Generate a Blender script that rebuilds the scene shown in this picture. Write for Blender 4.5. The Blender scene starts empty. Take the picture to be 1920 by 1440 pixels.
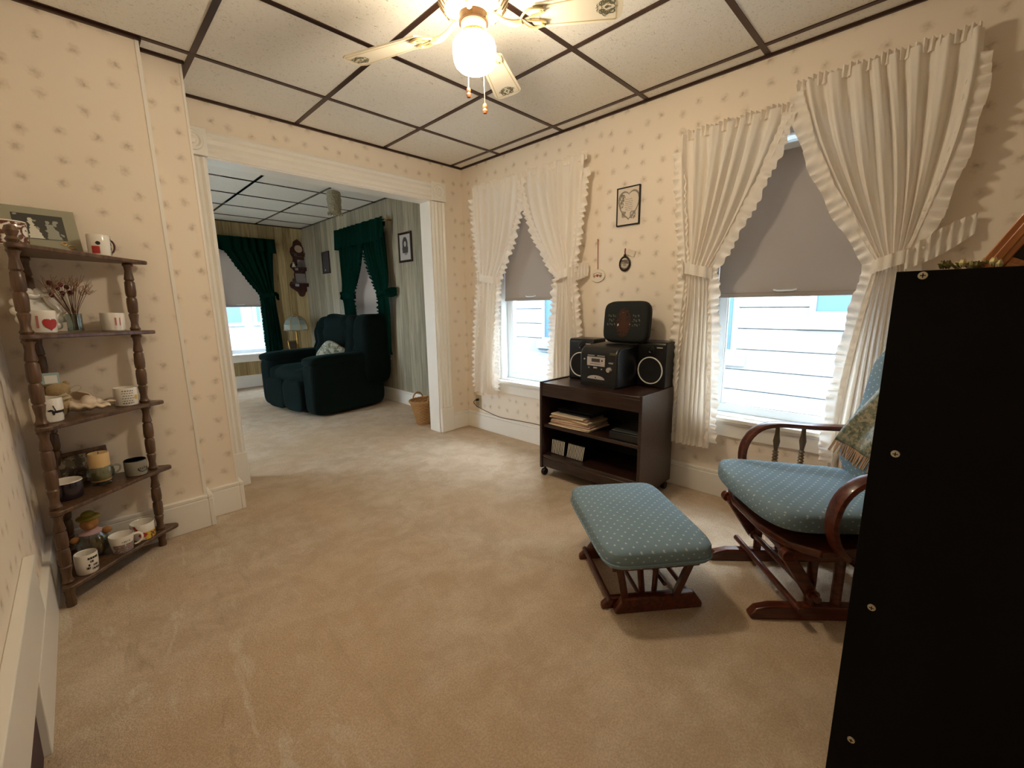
import bpy, bmesh, math, random
from mathutils import Vector, Matrix, Euler, noise as mnoise
random.seed(7)
S = bpy.context.scene
C = S.collection
PI = math.pi
# ------------------------------------------------------------------ camera
cam_d = bpy.data.cameras.new('camera'); cam = bpy.data.objects.new('camera', cam_d); C.objects.link(cam)
YAW, PITCH, ROLL = 0.7887, 0.1817, -0.0144
_f = Vector((math.sin(YAW)*math.cos(PITCH), math.cos(YAW)*math.cos(PITCH), -math.sin(PITCH)))
_r = Vector((math.cos(YAW), -math.sin(YAW), 0)); _u = _r.cross(_f)
_c, _s = math.cos(ROLL), math.sin(ROLL)
R2 = _c*_r + _s*_u; U2 = -_s*_r + _c*_u
m = Matrix((R2, U2, -_f)).transposed().to_4x4(); m.translation = (-2.4633, -3.0161, 1.0914)
cam.matrix_world = m
cam_d.sensor_width = 36; cam_d.lens = 803.67/1920*36; cam_d.clip_start = 0.02
S.camera = cam
# ------------------------------------------------------------------ light and exposure
S.view_settings.view_transform = 'Standard'; S.view_settings.look = 'None'
S.view_settings.gamma = 1; S.view_settings.use_curve_mapping = False
S.view_settings.exposure = 1.58
S.cycles.use_denoising = True
S.cycles.max_bounces = 10; S.cycles.diffuse_bounces = 6; S.cycles.glossy_bounces = 4; S.cycles.transmission_bounces = 8
S.cycles.caustics_reflective = False; S.cycles.caustics_refractive = False
S.cycles.sample_clamp_indirect = 8
w = bpy.data.worlds.new('overcast_sky'); S.world = w; w.use_nodes = True
bg = w.node_tree.nodes['Background']; bg.inputs[0].default_value = (0.78, 0.90, 1.0, 1); bg.inputs[1].default_value = 8.0

# ------------------------------------------------------------------ materials
def lin(c):
    if isinstance(c, str): c = tuple(int(c[i:i+2], 16)/255 for i in (0, 2, 4))
    return tuple(x/12.92 if x <= .04045 else ((x+.055)/1.055)**2.4 for x in c)
class NT:
    def __init__(s, name):
        s.m = bpy.data.materials.new(name); s.m.use_nodes = True; s.t = s.m.node_tree; s.n = s.t.nodes
        s.b = s.n['Principled BSDF']
    def node(s, typ, **kw):
        n = s.n.new(typ)
        for k, v in kw.items(): setattr(n, k, v)
        return n
    def set(s, sock, v):
        if v is None: return
        if isinstance(v, bpy.types.NodeSocket): s.t.links.new(v, sock)
        else:
            if sock.type == 'RGBA' and len(v) == 3: v = (*v, 1)
            sock.default_value = v
    def math(s, op, a, b=None, c=None, clamp=False):
        n = s.node('ShaderNodeMath', operation=op, use_clamp=clamp)
        for i, v in enumerate((a, b, c)): s.set(n.inputs[i], v)
        return n.outputs[0]
    def mix(s, f, a, b, mode='MIX'):
        n = s.node('ShaderNodeMix', data_type='RGBA', blend_type=mode)
        s.set(n.inputs[0], f); s.set(n.inputs[6], a); s.set(n.inputs[7], b); return n.outputs[2]
    def noise(s, vec, scale, detail=3, rough=.5, col=False, dist=0):
        n = s.node('ShaderNodeTexNoise'); s.set(n.inputs['Vector'], vec); n.inputs['Scale'].default_value = scale
        n.inputs['Detail'].default_value = detail; n.inputs['Roughness'].default_value = rough; n.inputs['Distortion'].default_value = dist
        return n.outputs[1 if col else 0]
    def vor(s, vec, scale, rnd=1, out=0, dim='3D', feature='F1'):
        n = s.node('ShaderNodeTexVoronoi', voronoi_dimensions=dim, feature=feature); s.set(n.inputs['Vector'], vec)
        n.inputs['Scale'].default_value = scale; n.inputs['Randomness'].default_value = rnd; return n.outputs[out]
    def ramp(s, f, a, b, lo=0., hi=1.):
        n = s.node('ShaderNodeMapRange', interpolation_type='SMOOTHSTEP'); s.set(n.inputs[0], f)
        n.inputs[1].default_value = a; n.inputs[2].default_value = b; n.inputs[3].default_value = lo; n.inputs[4].default_value = hi
        return n.outputs[0]
    def obj(s): return s.node('ShaderNodeTexCoord').outputs['Object']
    def sep(s, v):
        n = s.node('ShaderNodeSeparateXYZ'); s.set(n.inputs[0], v); return n.outputs
    def comb(s, x=0., y=0., z=0.):
        n = s.node('ShaderNodeCombineXYZ')
        for i, v in enumerate((x, y, z)): s.set(n.inputs[i], v)
        return n.outputs[0]
    def bump(s, h, strength=.3, dist=.01):
        n = s.node('ShaderNodeBump'); n.inputs['Strength'].default_value = strength; n.inputs['Distance'].default_value = dist
        s.set(n.inputs['Height'], h); s.t.links.new(n.outputs[0], s.b.inputs['Normal'])
    def col(s, v): s.set(s.b.inputs['Base Color'], v)
def M(name, c, rough=.6, metal=0., spec=.5, var=0., vscale=8., bump=0., bscale=60., trans=0., ior=1.45, emit=None, es=0., sheen=0., coat=0., alpha=1.):
    k = NT(name); c = lin(c)
    k.b.inputs['Roughness'].default_value = rough; k.b.inputs['Metallic'].default_value = metal
    k.b.inputs['Specular IOR Level'].default_value = spec
    if var: k.col(k.mix(k.noise(k.obj(), vscale, 4), tuple(x*(1-var) for x in c), tuple(min(1, x*(1+var)) for x in c)))
    else: k.col(c)
    if bump: k.bump(k.noise(k.obj(), bscale, 4), bump)
    if trans: k.b.inputs['Transmission Weight'].default_value = trans; k.b.inputs['IOR'].default_value = ior
    if emit: k.set(k.b.inputs['Emission Color'], lin(emit)); k.b.inputs['Emission Strength'].default_value = es
    if sheen: k.b.inputs['Sheen Weight'].default_value = sheen
    if coat: k.b.inputs['Coat Weight'].default_value = coat
    return k.m
def wallpaper(name, horiz):
    k = NT(name); o = k.sep(k.obj()); u = o[horiz]; v = o[2]; P = k.comb(u, v)
    Pd = k.node('ShaderNodeVectorMath', operation='ADD'); k.set(Pd.inputs[0], P)
    nn = k.noise(P, 38, 2, col=True); sc = k.node('ShaderNodeVectorMath', operation='SCALE'); k.set(sc.inputs[0], nn); sc.inputs['Scale'].default_value = .03
    k.set(Pd.inputs[1], sc.outputs[0]); P2 = Pd.outputs[0]
    d1 = k.vor(P2, 9.5, .38, 0, '2D'); idc = k.vor(P2, 9.5, .38, 1, '2D'); r = k.sep(idc)[0]
    fuzz = k.math('ADD', d1, k.math('MULTIPLY', k.noise(P, 85, 3), .26))
    big = k.math('MULTIPLY', k.ramp(fuzz, .40, .14), .36)
    core = k.math('MULTIPLY', k.ramp(fuzz, .25, .10), k.ramp(r, .1, .6, .1, .38))
    base = k.mix(k.noise(P, 1.6, 3), lin('eee0cd'), lin('f4e9da'))
    base = k.mix(k.math('MULTIPLY', k.noise(k.comb(k.math('MULTIPLY', u, 40), k.math('MULTIPLY', v, 2)), 1, 2), .25), base, lin('f4ead8'))
    c = k.mix(big, base, lin('b9a58a')); c = k.mix(core, c, lin('84725c'))
    k.col(c); k.b.inputs['Roughness'].default_value = .75; k.b.inputs['Specular IOR Level'].default_value = .25
    return k.m
def paneling(name, horiz, ca, cb):
    k = NT(name); o = k.sep(k.obj()); u = k.math('ADD', o[horiz], 20.03); v = o[2]
    q = k.math('DIVIDE', u, .105); cell = k.math('FLOOR', q); fr = k.math('FRACT', q)
    wn = k.node('ShaderNodeTexWhiteNoise', noise_dimensions='1D'); k.set(wn.inputs['W'], cell)
    grain = k.noise(k.comb(k.math('MULTIPLY', u, 55), k.math('MULTIPLY', v, 2.2)), 1, 5, .65, dist=.6)
    knot = k.ramp(k.vor(k.comb(k.math('MULTIPLY', u, 6), k.math('MULTIPLY', v, 1.6)), 1, 1), .13, .02)
    f = k.math('ADD', k.math('MULTIPLY', wn.outputs[0], .7), k.math('MULTIPLY', k.ramp(grain, .38, .66), .55), clamp=True)
    c = k.mix(f, lin(ca), lin(cb)); c = k.mix(k.math('MULTIPLY', knot, .6), c, lin('6b5030'))
    e = k.math('ABSOLUTE', k.math('SUBTRACT', fr, .5)); g = k.ramp(e, .468, .492)
    c = k.mix(k.math('MULTIPLY', g, .75), c, lin('4c3c28')); k.col(c)
    k.b.inputs['Roughness'].default_value = .42; k.bump(k.math('SUBTRACT', 1, g), .4, .004); return k.m
def carpet():
    k = NT('beige_carpet'); P = k.obj()
    nap = k.noise(P, 6.5, 6, .7, dist=.3); nap2 = k.noise(P, 1.3, 3, .5, dist=.3)
    c = k.mix(k.ramp(nap, .34, .68), lin('cdb79d'), lin('e2d0b9'))
    c = k.mix(k.ramp(nap2, .42, .66, 0, .45), c, lin('d6b794'))
    yy = k.sep(P)[0]
    st = k.noise(k.node('ShaderNodeMapping').outputs[0], 1) if False else None
    streak = k.noise(k.comb(k.math('MULTIPLY', k.sep(P)[0], 9), k.math('MULTIPLY', k.sep(P)[1], 2.5)), 1.3, 4, .6, dist=1.2)
    zone = k.ramp(k.sep(P)[0], -1.5, -2.5, 0, .7)
    c = k.mix(k.math('MULTIPLY', k.ramp(streak, .56, .7), zone), c, lin('ebe0cc'))
    c = k.mix(k.math('MULTIPLY', k.ramp(streak, .42, .3), k.math('MULTIPLY', zone, .5)), c, lin('9c8a72'))
    fine = k.noise(P, 170, 2, .7); c = k.mix(k.ramp(fine, .3, .7), k.mix(.3, c, lin('74634e')), c)
    k.col(c); k.b.inputs['Roughness'].default_value = .95; k.b.inputs['Specular IOR Level'].default_value = .1
    k.bump(k.math('ADD', k.noise(P, 130, 3, .7), k.math('MULTIPLY', nap, 1.5)), .55, .012); return k.m
def ceiling_tile():
    k = NT('ceiling_tile'); P = k.obj(); o = k.sep(P)
    fis = k.noise(k.comb(k.math('MULTIPLY', o[0], 55), k.math('MULTIPLY', o[1], 110)), 1, 3, .6, dist=1.5)
    c = k.mix(k.ramp(fis, .63, .74), lin('efebe2'), lin('969080'))
    c = k.mix(k.ramp(k.noise(P, 120, 2), .6, .75, 0, .5), c, lin('b0a898'))
    k.col(c); k.b.inputs['Roughness'].default_value = .9; k.bump(fis, .5, .004); return k.m
def dotted(name, base, base2, dot, sc=26):
    k = NT(name); P = k.obj(); o = k.sep(P)
    nrm = k.node('ShaderNodeNewGeometry').outputs['Normal']; nz = k.math('ABSOLUTE', k.sep(nrm)[2])
    a = k.math('MULTIPLY', k.math('ADD', o[0], o[1]), .7071); b = k.math('MULTIPLY', k.math('SUBTRACT', o[0], o[1]), .7071)
    t = k.math('GREATER_THAN', nz, .55)
    d = k.math('ADD', k.math('MULTIPLY', t, k.vor(k.comb(a, b), sc, 0, 0, '2D')), k.math('MULTIPLY', k.math('SUBTRACT', 1, t), k.vor(k.comb(k.math('ADD', a, o[2]), k.math('SUBTRACT', a, o[2])), sc, 0, 0, '2D')))
    c = k.mix(k.noise(P, 9, 4), lin(base), lin(base2)); c = k.mix(k.ramp(d, .17, .09, 0, .85), c, lin(dot))
    k.col(c); k.b.inputs['Roughness'].default_value = .9; k.b.inputs['Specular IOR Level'].default_value = .2
    k.bump(k.noise(P, 400, 2), .3, .003); return k.m
def curtain_mat(name, c, tr):
    k = NT(name); k.n.remove(k.b); out = k.n['Material Output']
    a = k.node('ShaderNodeBsdfDiffuse'); b = k.node('ShaderNodeBsdfTranslucent'); mx = k.node('ShaderNodeMixShader')
    a.inputs[0].default_value = b.inputs[0].default_value = (*lin(c), 1); mx.inputs[0].default_value = tr
    k.t.links.new(a.outputs[0], mx.inputs[1]); k.t.links.new(b.outputs[0], mx.inputs[2]); k.t.links.new(mx.outputs[0], out.inputs[0])
    return k.m
def wood(name, a, b, rough=.35, axis=0, sc=1., coat=.2):
    k = NT(name); o = k.sep(k.obj()); v = [k.math('MULTIPLY', o[i], (6 if i == axis else 60)*sc) for i in range(3)]
    g = k.noise(k.comb(*v), 1, 4, .6, dist=.5); k.col(k.mix(k.ramp(g, .3, .7), lin(a), lin(b)))
    k.b.inputs['Roughness'].default_value = rough; k.b.inputs['Coat Weight'].default_value = coat; return k.m
def blotch(name, cols, scale=40, base=None, thr=.5):
    """printed picture: coloured patches of a voronoi, softened by noise"""
    k = NT(name); P = k.obj(); c = lin(cols[0]); n = k.noise(P, scale, 3, .6, col=True); s = k.sep(n)
    for i, cc in enumerate(cols[1:]):
        c = k.mix(k.ramp(s[i % 3] if i < 3 else k.noise(P, scale*1.7+i*3, 2), thr, thr+.06), c, lin(cc))
    k.col(c); k.b.inputs['Roughness'].default_value = .4; return k.m
def glass(name, tint='ffffff', rough=0., gain=.75, lo=.05):
    k = NT(name); k.n.remove(k.b); out = k.n['Material Output']
    t = k.node('ShaderNodeBsdfTransparent'); t.inputs[0].default_value = (*lin(tint), 1)
    g = k.node('ShaderNodeBsdfGlossy'); g.inputs['Roughness'].default_value = max(rough, .03); mx = k.node('ShaderNodeMixShader')
    fr = k.node('ShaderNodeLayerWeight'); fr.inputs[0].default_value = .5
    k.t.links.new(k.math('MULTIPLY_ADD', k.math('POWER', fr.outputs['Facing'], 3.5 if gain < .8 else 2.6), gain, lo, clamp=True), mx.inputs[0]); k.t.links.new(t.outputs[0], mx.inputs[1]); k.t.links.new(g.outputs[0], mx.inputs[2])
    k.t.links.new(mx.outputs[0], out.inputs[0]); return k.m

# ------------------------------------------------------------------ mesh builder
def TR(loc=(0, 0, 0), rot=(0, 0, 0), sc=(1, 1, 1)):
    return Matrix.LocRotScale(Vector(loc), Euler(rot), Vector(sc))
class MB:
    def __init__(s): s.v = []; s.f = []; s.m = []; s.X = None
    def add(s, vs, fs, mi=0, T=None):
        b = len(s.v)
        for p in vs:
            p = Vector(p)
            if T is not None: p = T @ p
            if s.X is not None: p = s.X @ p
            s.v.append(tuple(p))
        for f in fs: s.f.append([b+i for i in f]); s.m.append(mi)
        return s
    def box(s, x0, x1, y0, y1, z0, z1, mi=0, T=None):
        x0, x1 = sorted((x0, x1)); y0, y1 = sorted((y0, y1)); z0, z1 = sorted((z0, z1))
        v = [(x, y, z) for z in (z0, z1) for y in (y0, y1) for x in (x0, x1)]
        return s.add(v, [(0, 2, 3, 1), (4, 5, 7, 6), (0, 1, 5, 4), (2, 6, 7, 3), (0, 4, 6, 2), (1, 3, 7, 5)], mi, T)
    def lathe(s, prof, n=28, mi=0, T=None, cap=True, a0=0., a1=2*PI, mfn=None):
        full = abs(a1-a0-2*PI) < 1e-6; k = n if full else n+1; vs = []; fs = []
        for r, z in prof:
            for i in range(k):
                a = a0+(a1-a0)*i/n; vs.append((r*math.cos(a), r*math.sin(a), z))
        b = len(s.v); s.add(vs, [], mi, T)
        for j in range(len(prof)-1):
            for i in range(n):
                i2 = (i+1) % k if full else i+1
                s.f.append([b+j*k+i, b+j*k+i2, b+(j+1)*k+i2, b+(j+1)*k+i]); s.m.append(mfn(j, i) if mfn else mi)
        if cap and full:
            if prof[0][0] > 1e-6: s.f.append([b+i for i in range(k)][::-1]); s.m.append(mfn(0, 0) if mfn else mi)
            if prof[-1][0] > 1e-6: s.f.append([b+(len(prof)-1)*k+i for i in range(k)]); s.m.append(mfn(len(prof)-2, 0) if mfn else mi)
        return s
    def tube(s, pts, r, n=10, closed=False, mi=0, T=None, flat=1., up=None):
        pts = [Vector(p) for p in pts]; N = len(pts); vs = []
        rs = r if isinstance(r, (list, tuple)) else [r]*N; pu = None
        for i, p in enumerate(pts):
            if closed: t = pts[(i+1) % N]-pts[i-1]
            else: t = pts[min(i+1, N-1)]-pts[max(i-1, 0)]
            t.normalize()
            if up is not None: a = Vector(up); a = (a-t*a.dot(t)).normalized()
            elif pu is None: a = t.orthogonal().normalized()
            else: a = (pu-t*pu.dot(t)).normalized()
            pu = a; b2 = t.cross(a)
            for j in range(n):
                q = 2*PI*j/n; vs.append(p+a*math.cos(q)*rs[i]+b2*math.sin(q)*rs[i]*flat)
        fs = []
        for i in range(N if closed else N-1):
            for j in range(n):
                k = (i+1) % N; fs.append((i*n+j, i*n+(j+1) % n, k*n+(j+1) % n, k*n+j))
        if not closed: fs += [tuple(range(n))[::-1], tuple((N-1)*n+j for j in range(n))]
        return s.add(vs, fs, mi, T)
    def grid(s, nu, nv, fn, mi=0, T=None, mfn=None):
        vs = [fn(i/nu, j/nv) for j in range(nv+1) for i in range(nu+1)]; b = len(s.v); s.add(vs, [], mi, T)
        for j in range(nv):
            for i in range(nu):
                q = j*(nu+1)+i; s.f.append([b+q, b+q+1, b+q+nu+2, b+q+nu+1]); s.m.append(mfn((i+.5)/nu, (j+.5)/nv) if mfn else mi)
        return s
    def prism(s, poly, z0, z1, mi=0, T=None):
        n = len(poly); v = [(x, y, z0) for x, y in poly]+[(x, y, z1) for x, y in poly]
        return s.add(v, [tuple(range(n))[::-1], tuple(range(n, 2*n))]+[(i, (i+1) % n, n+(i+1) % n, n+i) for i in range(n)], mi, T)
    def sq(s, c, a, e1=.5, e2=.3, nu=40, nv=20, mi=0, T=None, warp=None):
        sp = lambda x, e: math.copysign(abs(x)**e, x)
        def fn(u, v):
            th = -PI/2+PI*v; ph = 2*PI*u
            p = Vector((a[0]*sp(math.cos(th), e1)*sp(math.cos(ph), e2), a[1]*sp(math.cos(th), e1)*sp(math.sin(ph), e2), a[2]*sp(math.sin(th), e1)))
            if warp: p = Vector(warp(p))
            return p+Vector(c)
        return s.grid(nu, nv, fn, mi, T)
    def mask(s, w, h, n, fn, P, mi=0):
        """pattern of small quads: fn(x,y) in [-1,1] gives a material slot or None; P(x,y) maps to a point"""
        nx = n; ny = max(2, int(n*h/w))
        for j in range(ny):
            for i in range(nx):
                x0, x1 = -1+2*i/nx, -1+2*(i+1)/nx; y0, y1 = -1+2*j/ny, -1+2*(j+1)/ny
                r = fn((x0+x1)/2, (y0+y1)/2)
                if r is None: continue
                s.add([P(x0*w/2, y0*h/2), P(x1*w/2, y0*h/2), P(x1*w/2, y1*h/2), P(x0*w/2, y1*h/2)], [(0, 1, 2, 3)], r)
        return s
    def build(s, name, mats, parent=None, smooth=35, bevel=0., seg=2, loc=None, rot=None, subd=0, weld=False, solid=0.):
        me = bpy.data.meshes.new(name); me.from_pydata(s.v, [], s.f)
        mats = mats if isinstance(mats, (list, tuple)) else [mats]
        for q in mats: me.materials.append(q)
        me.polygons.foreach_set('material_index', s.m)
        bm = bmesh.new(); bm.from_mesh(me)
        if weld: bmesh.ops.remove_doubles(bm, verts=bm.verts, dist=1e-5)
        bmesh.ops.recalc_face_normals(bm, faces=bm.faces) if weld or not solid else None
        bm.to_mesh(me); bm.free(); me.update()
        if smooth:
            me.polygons.foreach_set('use_smooth', [True]*len(me.polygons)); me.set_sharp_from_angle(angle=math.radians(smooth))
        o = bpy.data.objects.new(name, me); C.objects.link(o)
        if parent is not None: o.parent = parent
        if loc is not None: o.location = loc
        if rot is not None: o.rotation_euler = rot
        if solid: md = o.modifiers.new('thickness', 'SOLIDIFY'); md.thickness = solid; md.offset = 0
        if bevel: md = o.modifiers.new('edge', 'BEVEL'); md.width = bevel; md.segments = seg; md.limit_method = 'ANGLE'; md.angle_limit = math.radians(40)
        if subd: md = o.modifiers.new('smooth', 'SUBSURF'); md.levels = subd; md.render_levels = subd
        return o
def tag(o, label, cat, group=None):
    o['label'] = label; o['category'] = cat; o['kind'] = 'thing'
    if group: o['group'] = group
    return o
def thing(name, label, cat, loc=(0, 0, 0), rz=0., group=None):
    o = bpy.data.objects.new(name, None); o.empty_display_size = .1; C.objects.link(o); o.location = loc; o.rotation_euler = (0, 0, rz)
    return tag(o, label, cat, group)
def st(o): o['kind'] = 'structure'; return o
def box(name, mat, x0, x1, y0, y1, z0, z1, parent=None, bevel=0., seg=2):
    return MB().box(x0, x1, y0, y1, z0, z1).build(name, mat, parent, bevel=bevel, seg=seg)
def bez(p0, p1, p2, p3, n=12):
    out = []
    for i in range(n+1):
        t = i/n; out.append(Vector(p0)*(1-t)**3+Vector(p1)*3*t*(1-t)**2+Vector(p2)*3*t*t*(1-t)+Vector(p3)*t**3)
    return out
def heart(x, y): # inside test, x,y in [-1,1]
    x *= 1.2; y = y*1.2+.15; return (x*x+y*y-1)**3-x*x*y*y*y <= 0

# palette
WHITE = M('white_gloss_paint', 'f1ede4', .35, var=.03)
WP_X = wallpaper('sprig_wallpaper_side', 1); WP_Y = wallpaper('sprig_wallpaper_end', 0)
PAN_X = paneling('wood_panelling_side', 1, '7f7762', 'bdb59e'); PAN_Y = paneling('wood_panelling_end', 0, '8a7346', 'c6b183')
CARPET = carpet(); TILE = ceiling_tile()
GRID = M('dark_brown_grid_metal', '3b2418', .3, .3); GRIDL = M('black_grid_metal', '14161a', .12, .3, coat=1.)
DARKWOOD = wood('dark_walnut_laminate', '21120e', '38221a', .32, 1); SHELFWOOD = wood('turned_brown_wood', '45301f', '6d5038', .4, 2)
REDWOOD = wood('cherry_stained_wood', '3d190e', '68301b', .32, 1, 1, .25)
BLACK = M('black_plastic', '0b0c0d', .3); BLACKM = M('black_matt_plastic', '0d0e0f', .6)
CER = M('white_glazed_ceramic', 'efeae0', .18, coat=.4); GLS = glass('clear_glass')
BRASS = M('polished_brass', 'c8a050', .22, 1.)
GLS2 = glass('thick_clear_glass', 'dfe8e6', 0., .95, .08); VINYL = M('white_vinyl', 'e9eff2', .3)
# ================================================================== SETTING
H = 2.229; HL = 2.25; XW = -2.67; YS = -4.4; XL = .08; YF = 3.86; WT = .14
def holed(name, mat, axis, at, thick, u0, u1, v0, v1, holes, kind=True):
    """wall slab normal to axis (0=x,1=y); u runs along the other horizontal axis, v is height"""
    us = sorted({u0, u1, *[h[0] for h in holes], *[h[1] for h in holes]}); vs = sorted({v0, v1, *[h[2] for h in holes], *[h[3] for h in holes]})
    us = [u for u in us if u0 <= u <= u1]; vs = [v for v in vs if v0 <= v <= v1]; mb = MB()
    for a, b in zip(us, us[1:]):
        for c, d in zip(vs, vs[1:]):
            if any(h[0] <= (a+b)/2 <= h[1] and h[2] <= (c+d)/2 <= h[3] for h in holes): continue
            if axis == 0: mb.box(at, at+thick, a, b, c, d)
            else: mb.box(a, b, at, at+thick, c, d)
    return st(mb.build(name, mat, smooth=0))
W1 = (-1.06, -.44, .47, 1.93); W2 = (-2.79, -2.11, .46, 1.88)
st(box('floor', CARPET, XW-.3, XL+.2, YS-.2, YF+.2, -.1, 0))
holed('wall_right', WP_X, 0, 0, .16, YS, 0.0, 0, H, [W1, W2])
holed('wall_left', WP_X, 0, XW-.12, .12, YS, 0, 0, H, [])
holed('wall_front', WP_Y, 1, YS-.12, .12, XW-.12, .16, 0, H, [])
holed('wall_back', WP_Y, 1, 0, WT-.02, -1.95, .16, 0, H, [(-1.83, -.325, -1, 1.93)])
st(box('wall_back_living_side', PAN_Y, -3.2, -1.83, WT-.02, WT, 0, HL))
st(box('wall_back_header_living_side', PAN_Y, -1.83, XL, WT-.02, WT, 1.93, HL))
st(box('wall_back_chase', WP_Y, XW-.12, -2.11, -.46, WT-.02, 0, H))
st(box('wall_back_chase_narrow', WP_Y, -2.11, -1.95, -.365, WT-.02, 0, H))
# living room shell
W4 = (1.59, 2.48, .5, 1.95); W3 = (-1.12, -.50, .46, 1.95)
holed('wall_right_living', PAN_X, 0, XL, .16, 0.0, YF+.1, 0, HL, [W4])
holed('wall_far', PAN_Y, 1, YF, .16, -3.2, XL+.16, 0, HL, [W3])
holed('wall_left_living', PAN_X, 0, -3.2, .1, WT-.02, YF, 0, HL, [(.9, 1.7, .5, 1.7)])
# ceilings
def ceiling(name, x0, x1, y0, y1, z, xs, ys, gm, bw):
    c = st(box(name, TILE, x0, x1, y0, y1, z, z+.06))
    mb = MB()
    for x in xs: mb.box(x-bw/2, x+bw/2, y0, y1, z-.004, z)
    for y in ys: mb.box(x0, x1, y-bw/2, y+bw/2, z-.0045, z)
    g = mb.build('ceiling_grid', gm, c, smooth=0); return c
bx, t2 = .1051, .6058; y1 = .4708
ceil = ceiling('ceiling', XW-.1, .01, YS, .0, H, [-bx-t2*i for i in range(5)], [-(y1+.6096*i) for i in range(7)], GRID, .024)
mb = MB(); zz = H-.014
mb.box(-.012, 0, YS, 0, zz, H); mb.box(-1.95, 0, -.012, 0, zz, H); mb.box(-1.952, -1.938, -.375, 0, zz, H)
mb.box(-2.115, -1.94, -.378, -.365, zz, H); mb.box(-2.112, -2.1, -.472, -.365, zz, H); mb.box(XW, -2.1, -.474, -.46, zz, H); mb.box(XW, XW+.012, YS, -.46, zz, H)
mb.build('wall_angle', GRID, ceil, smooth=0)
ceil2 = ceiling('ceiling', -3.2, XL+.01, WT-.02, YF, HL, [-.518-.6*i for i in (-1+1, 1, 2, 3, 4)], [.44+.6*i for i in range(6)], GRIDL, .024)
MB().box(XL-.012, XL, WT, YF, HL-.014, HL).box(-3.2, XL, YF-.012, YF, HL-.014, HL).build('wall_angle', GRIDL, ceil2, smooth=0)
# baseboards
def baseboard(name, x0, x1, y0, y1, h=.15, led=.012):
    mb = MB().box(x0, x1, y0, y1, 0, h-.02)
    cx, cy = (x0+x1)/2, (y0+y1)/2
    mb.box(x0 if x1-x0 > .05 else x0+.004*(1 if x1 >= -.001 or x0 > -.1 else 0), x1, y0, y1, h-.02, h)
    return st(mb.build(name, WHITE, bevel=.004))
baseboard('baseboard_right', -.022, 0, YS, -.0)
baseboard('baseboard_back_right', -.19, -.0, -.022, 0)
baseboard('baseboard_back_narrow', -2.088, -1.95, -.387, -.365, .16)
baseboard('baseboard_back_narrow_return', -1.95, -1.93, -.387, 0, .16)
baseboard('baseboard_back_left', XW, -2.11, -.482, -.46, .17)
baseboard('baseboard_back_left_return', -2.11, -2.088, -.482, -.365, .17)
st(MB().prism([(-.482, 0), (-1.56, 0), (-1.51, .176), (-.482, .176)], 0, .03, T=TR((XW-.01, 0, 0), (PI/2, 0, PI/2))).build('baseboard_left', WHITE, bevel=.003, smooth=0))
st(MB().box(XW, XW+.02, -3.2, -1.15, .182, .36).box(XW, XW+.026, -3.2, -1.15, .35, .372).build('trim_1', WHITE, bevel=.003))
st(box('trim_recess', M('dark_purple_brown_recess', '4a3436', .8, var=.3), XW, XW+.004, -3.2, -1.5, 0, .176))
baseboard('baseboard_living_right', XL-.022, XL, WT, YF)
baseboard('baseboard_living_far', -3.1, XL, YF-.022, YF, .17)
# door casing (fluted) round the wide opening
def fluted(name, u0, u1, z0, z1, horiz=False, parent=None):
    mb = MB(); n = 4; wd = (u1-u0) if not horiz else (z1-z0)
    prof = [(0, 0), (0, .016), (.10, .022), (.22, .014), (.34, .022), (.5, .015), (.66, .022), (.78, .014), (.90, .024), (1, .018), (1, 0)]
    poly = [(p[0]*wd, p[1]) for p in prof]
    if not horiz: mb.prism([(x, -d) for x, d in poly][::-1], 0, z1-z0, T=TR((u0, 0, z0)))
    else: mb.prism([(x, -d) for x, d in poly], 0, u1-u0, T=Matrix(((0, 0, 1, u0), (0, 1, 0, 0), (1, 0, 0, z0), (0, 0, 0, 1))))
    return mb.build(name, WHITE, parent, smooth=0)
cas = st(box('door_1', WHITE, -.334, -.300, -.004, WT, 0, 1.93)) # right jamb
box('jamb', WHITE, -1.85, -1.82, -.004, WT, 0, 1.93, cas); box('head_jamb', WHITE, -1.85, -.30, -.004, WT, 1.922, 1.945, cas)
fluted('casing', -.322, -.195, .21, 1.92, parent=cas); fluted('casing', -1.945, -1.83, .21, 1.92, parent=cas); fluted('head_casing', -1.84, -.32, 1.93, 2.062, True, cas)
for u in (-1.952, -.328):
    mb = MB().box(u, u+.14, -.03, 0, 1.925, 2.068); cx = u+.07
    mb.lathe([(0, .012), (.018, .01), (.02, .003), (.034, .003), (.038, .009), (.05, .009), (.054, 0)], 28, T=TR((cx, -.03, 1.997), (PI/2, 0, 0)))
    mb.build('corner_block', WHITE, cas, bevel=.003)
    MB().box(u+.004, u+.136, -.032, 0, 0, .215).build('plinth_block', WHITE, cas, bevel=.004)
st(MB().box(-2.122, -2.108, -.463, -.448, .17, H-.014).build('trim_2', WHITE)); st(MB().box(-1.958, -1.948, -.368, -.355, .16, H-.014).build('trim_3', WHITE))
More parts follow.
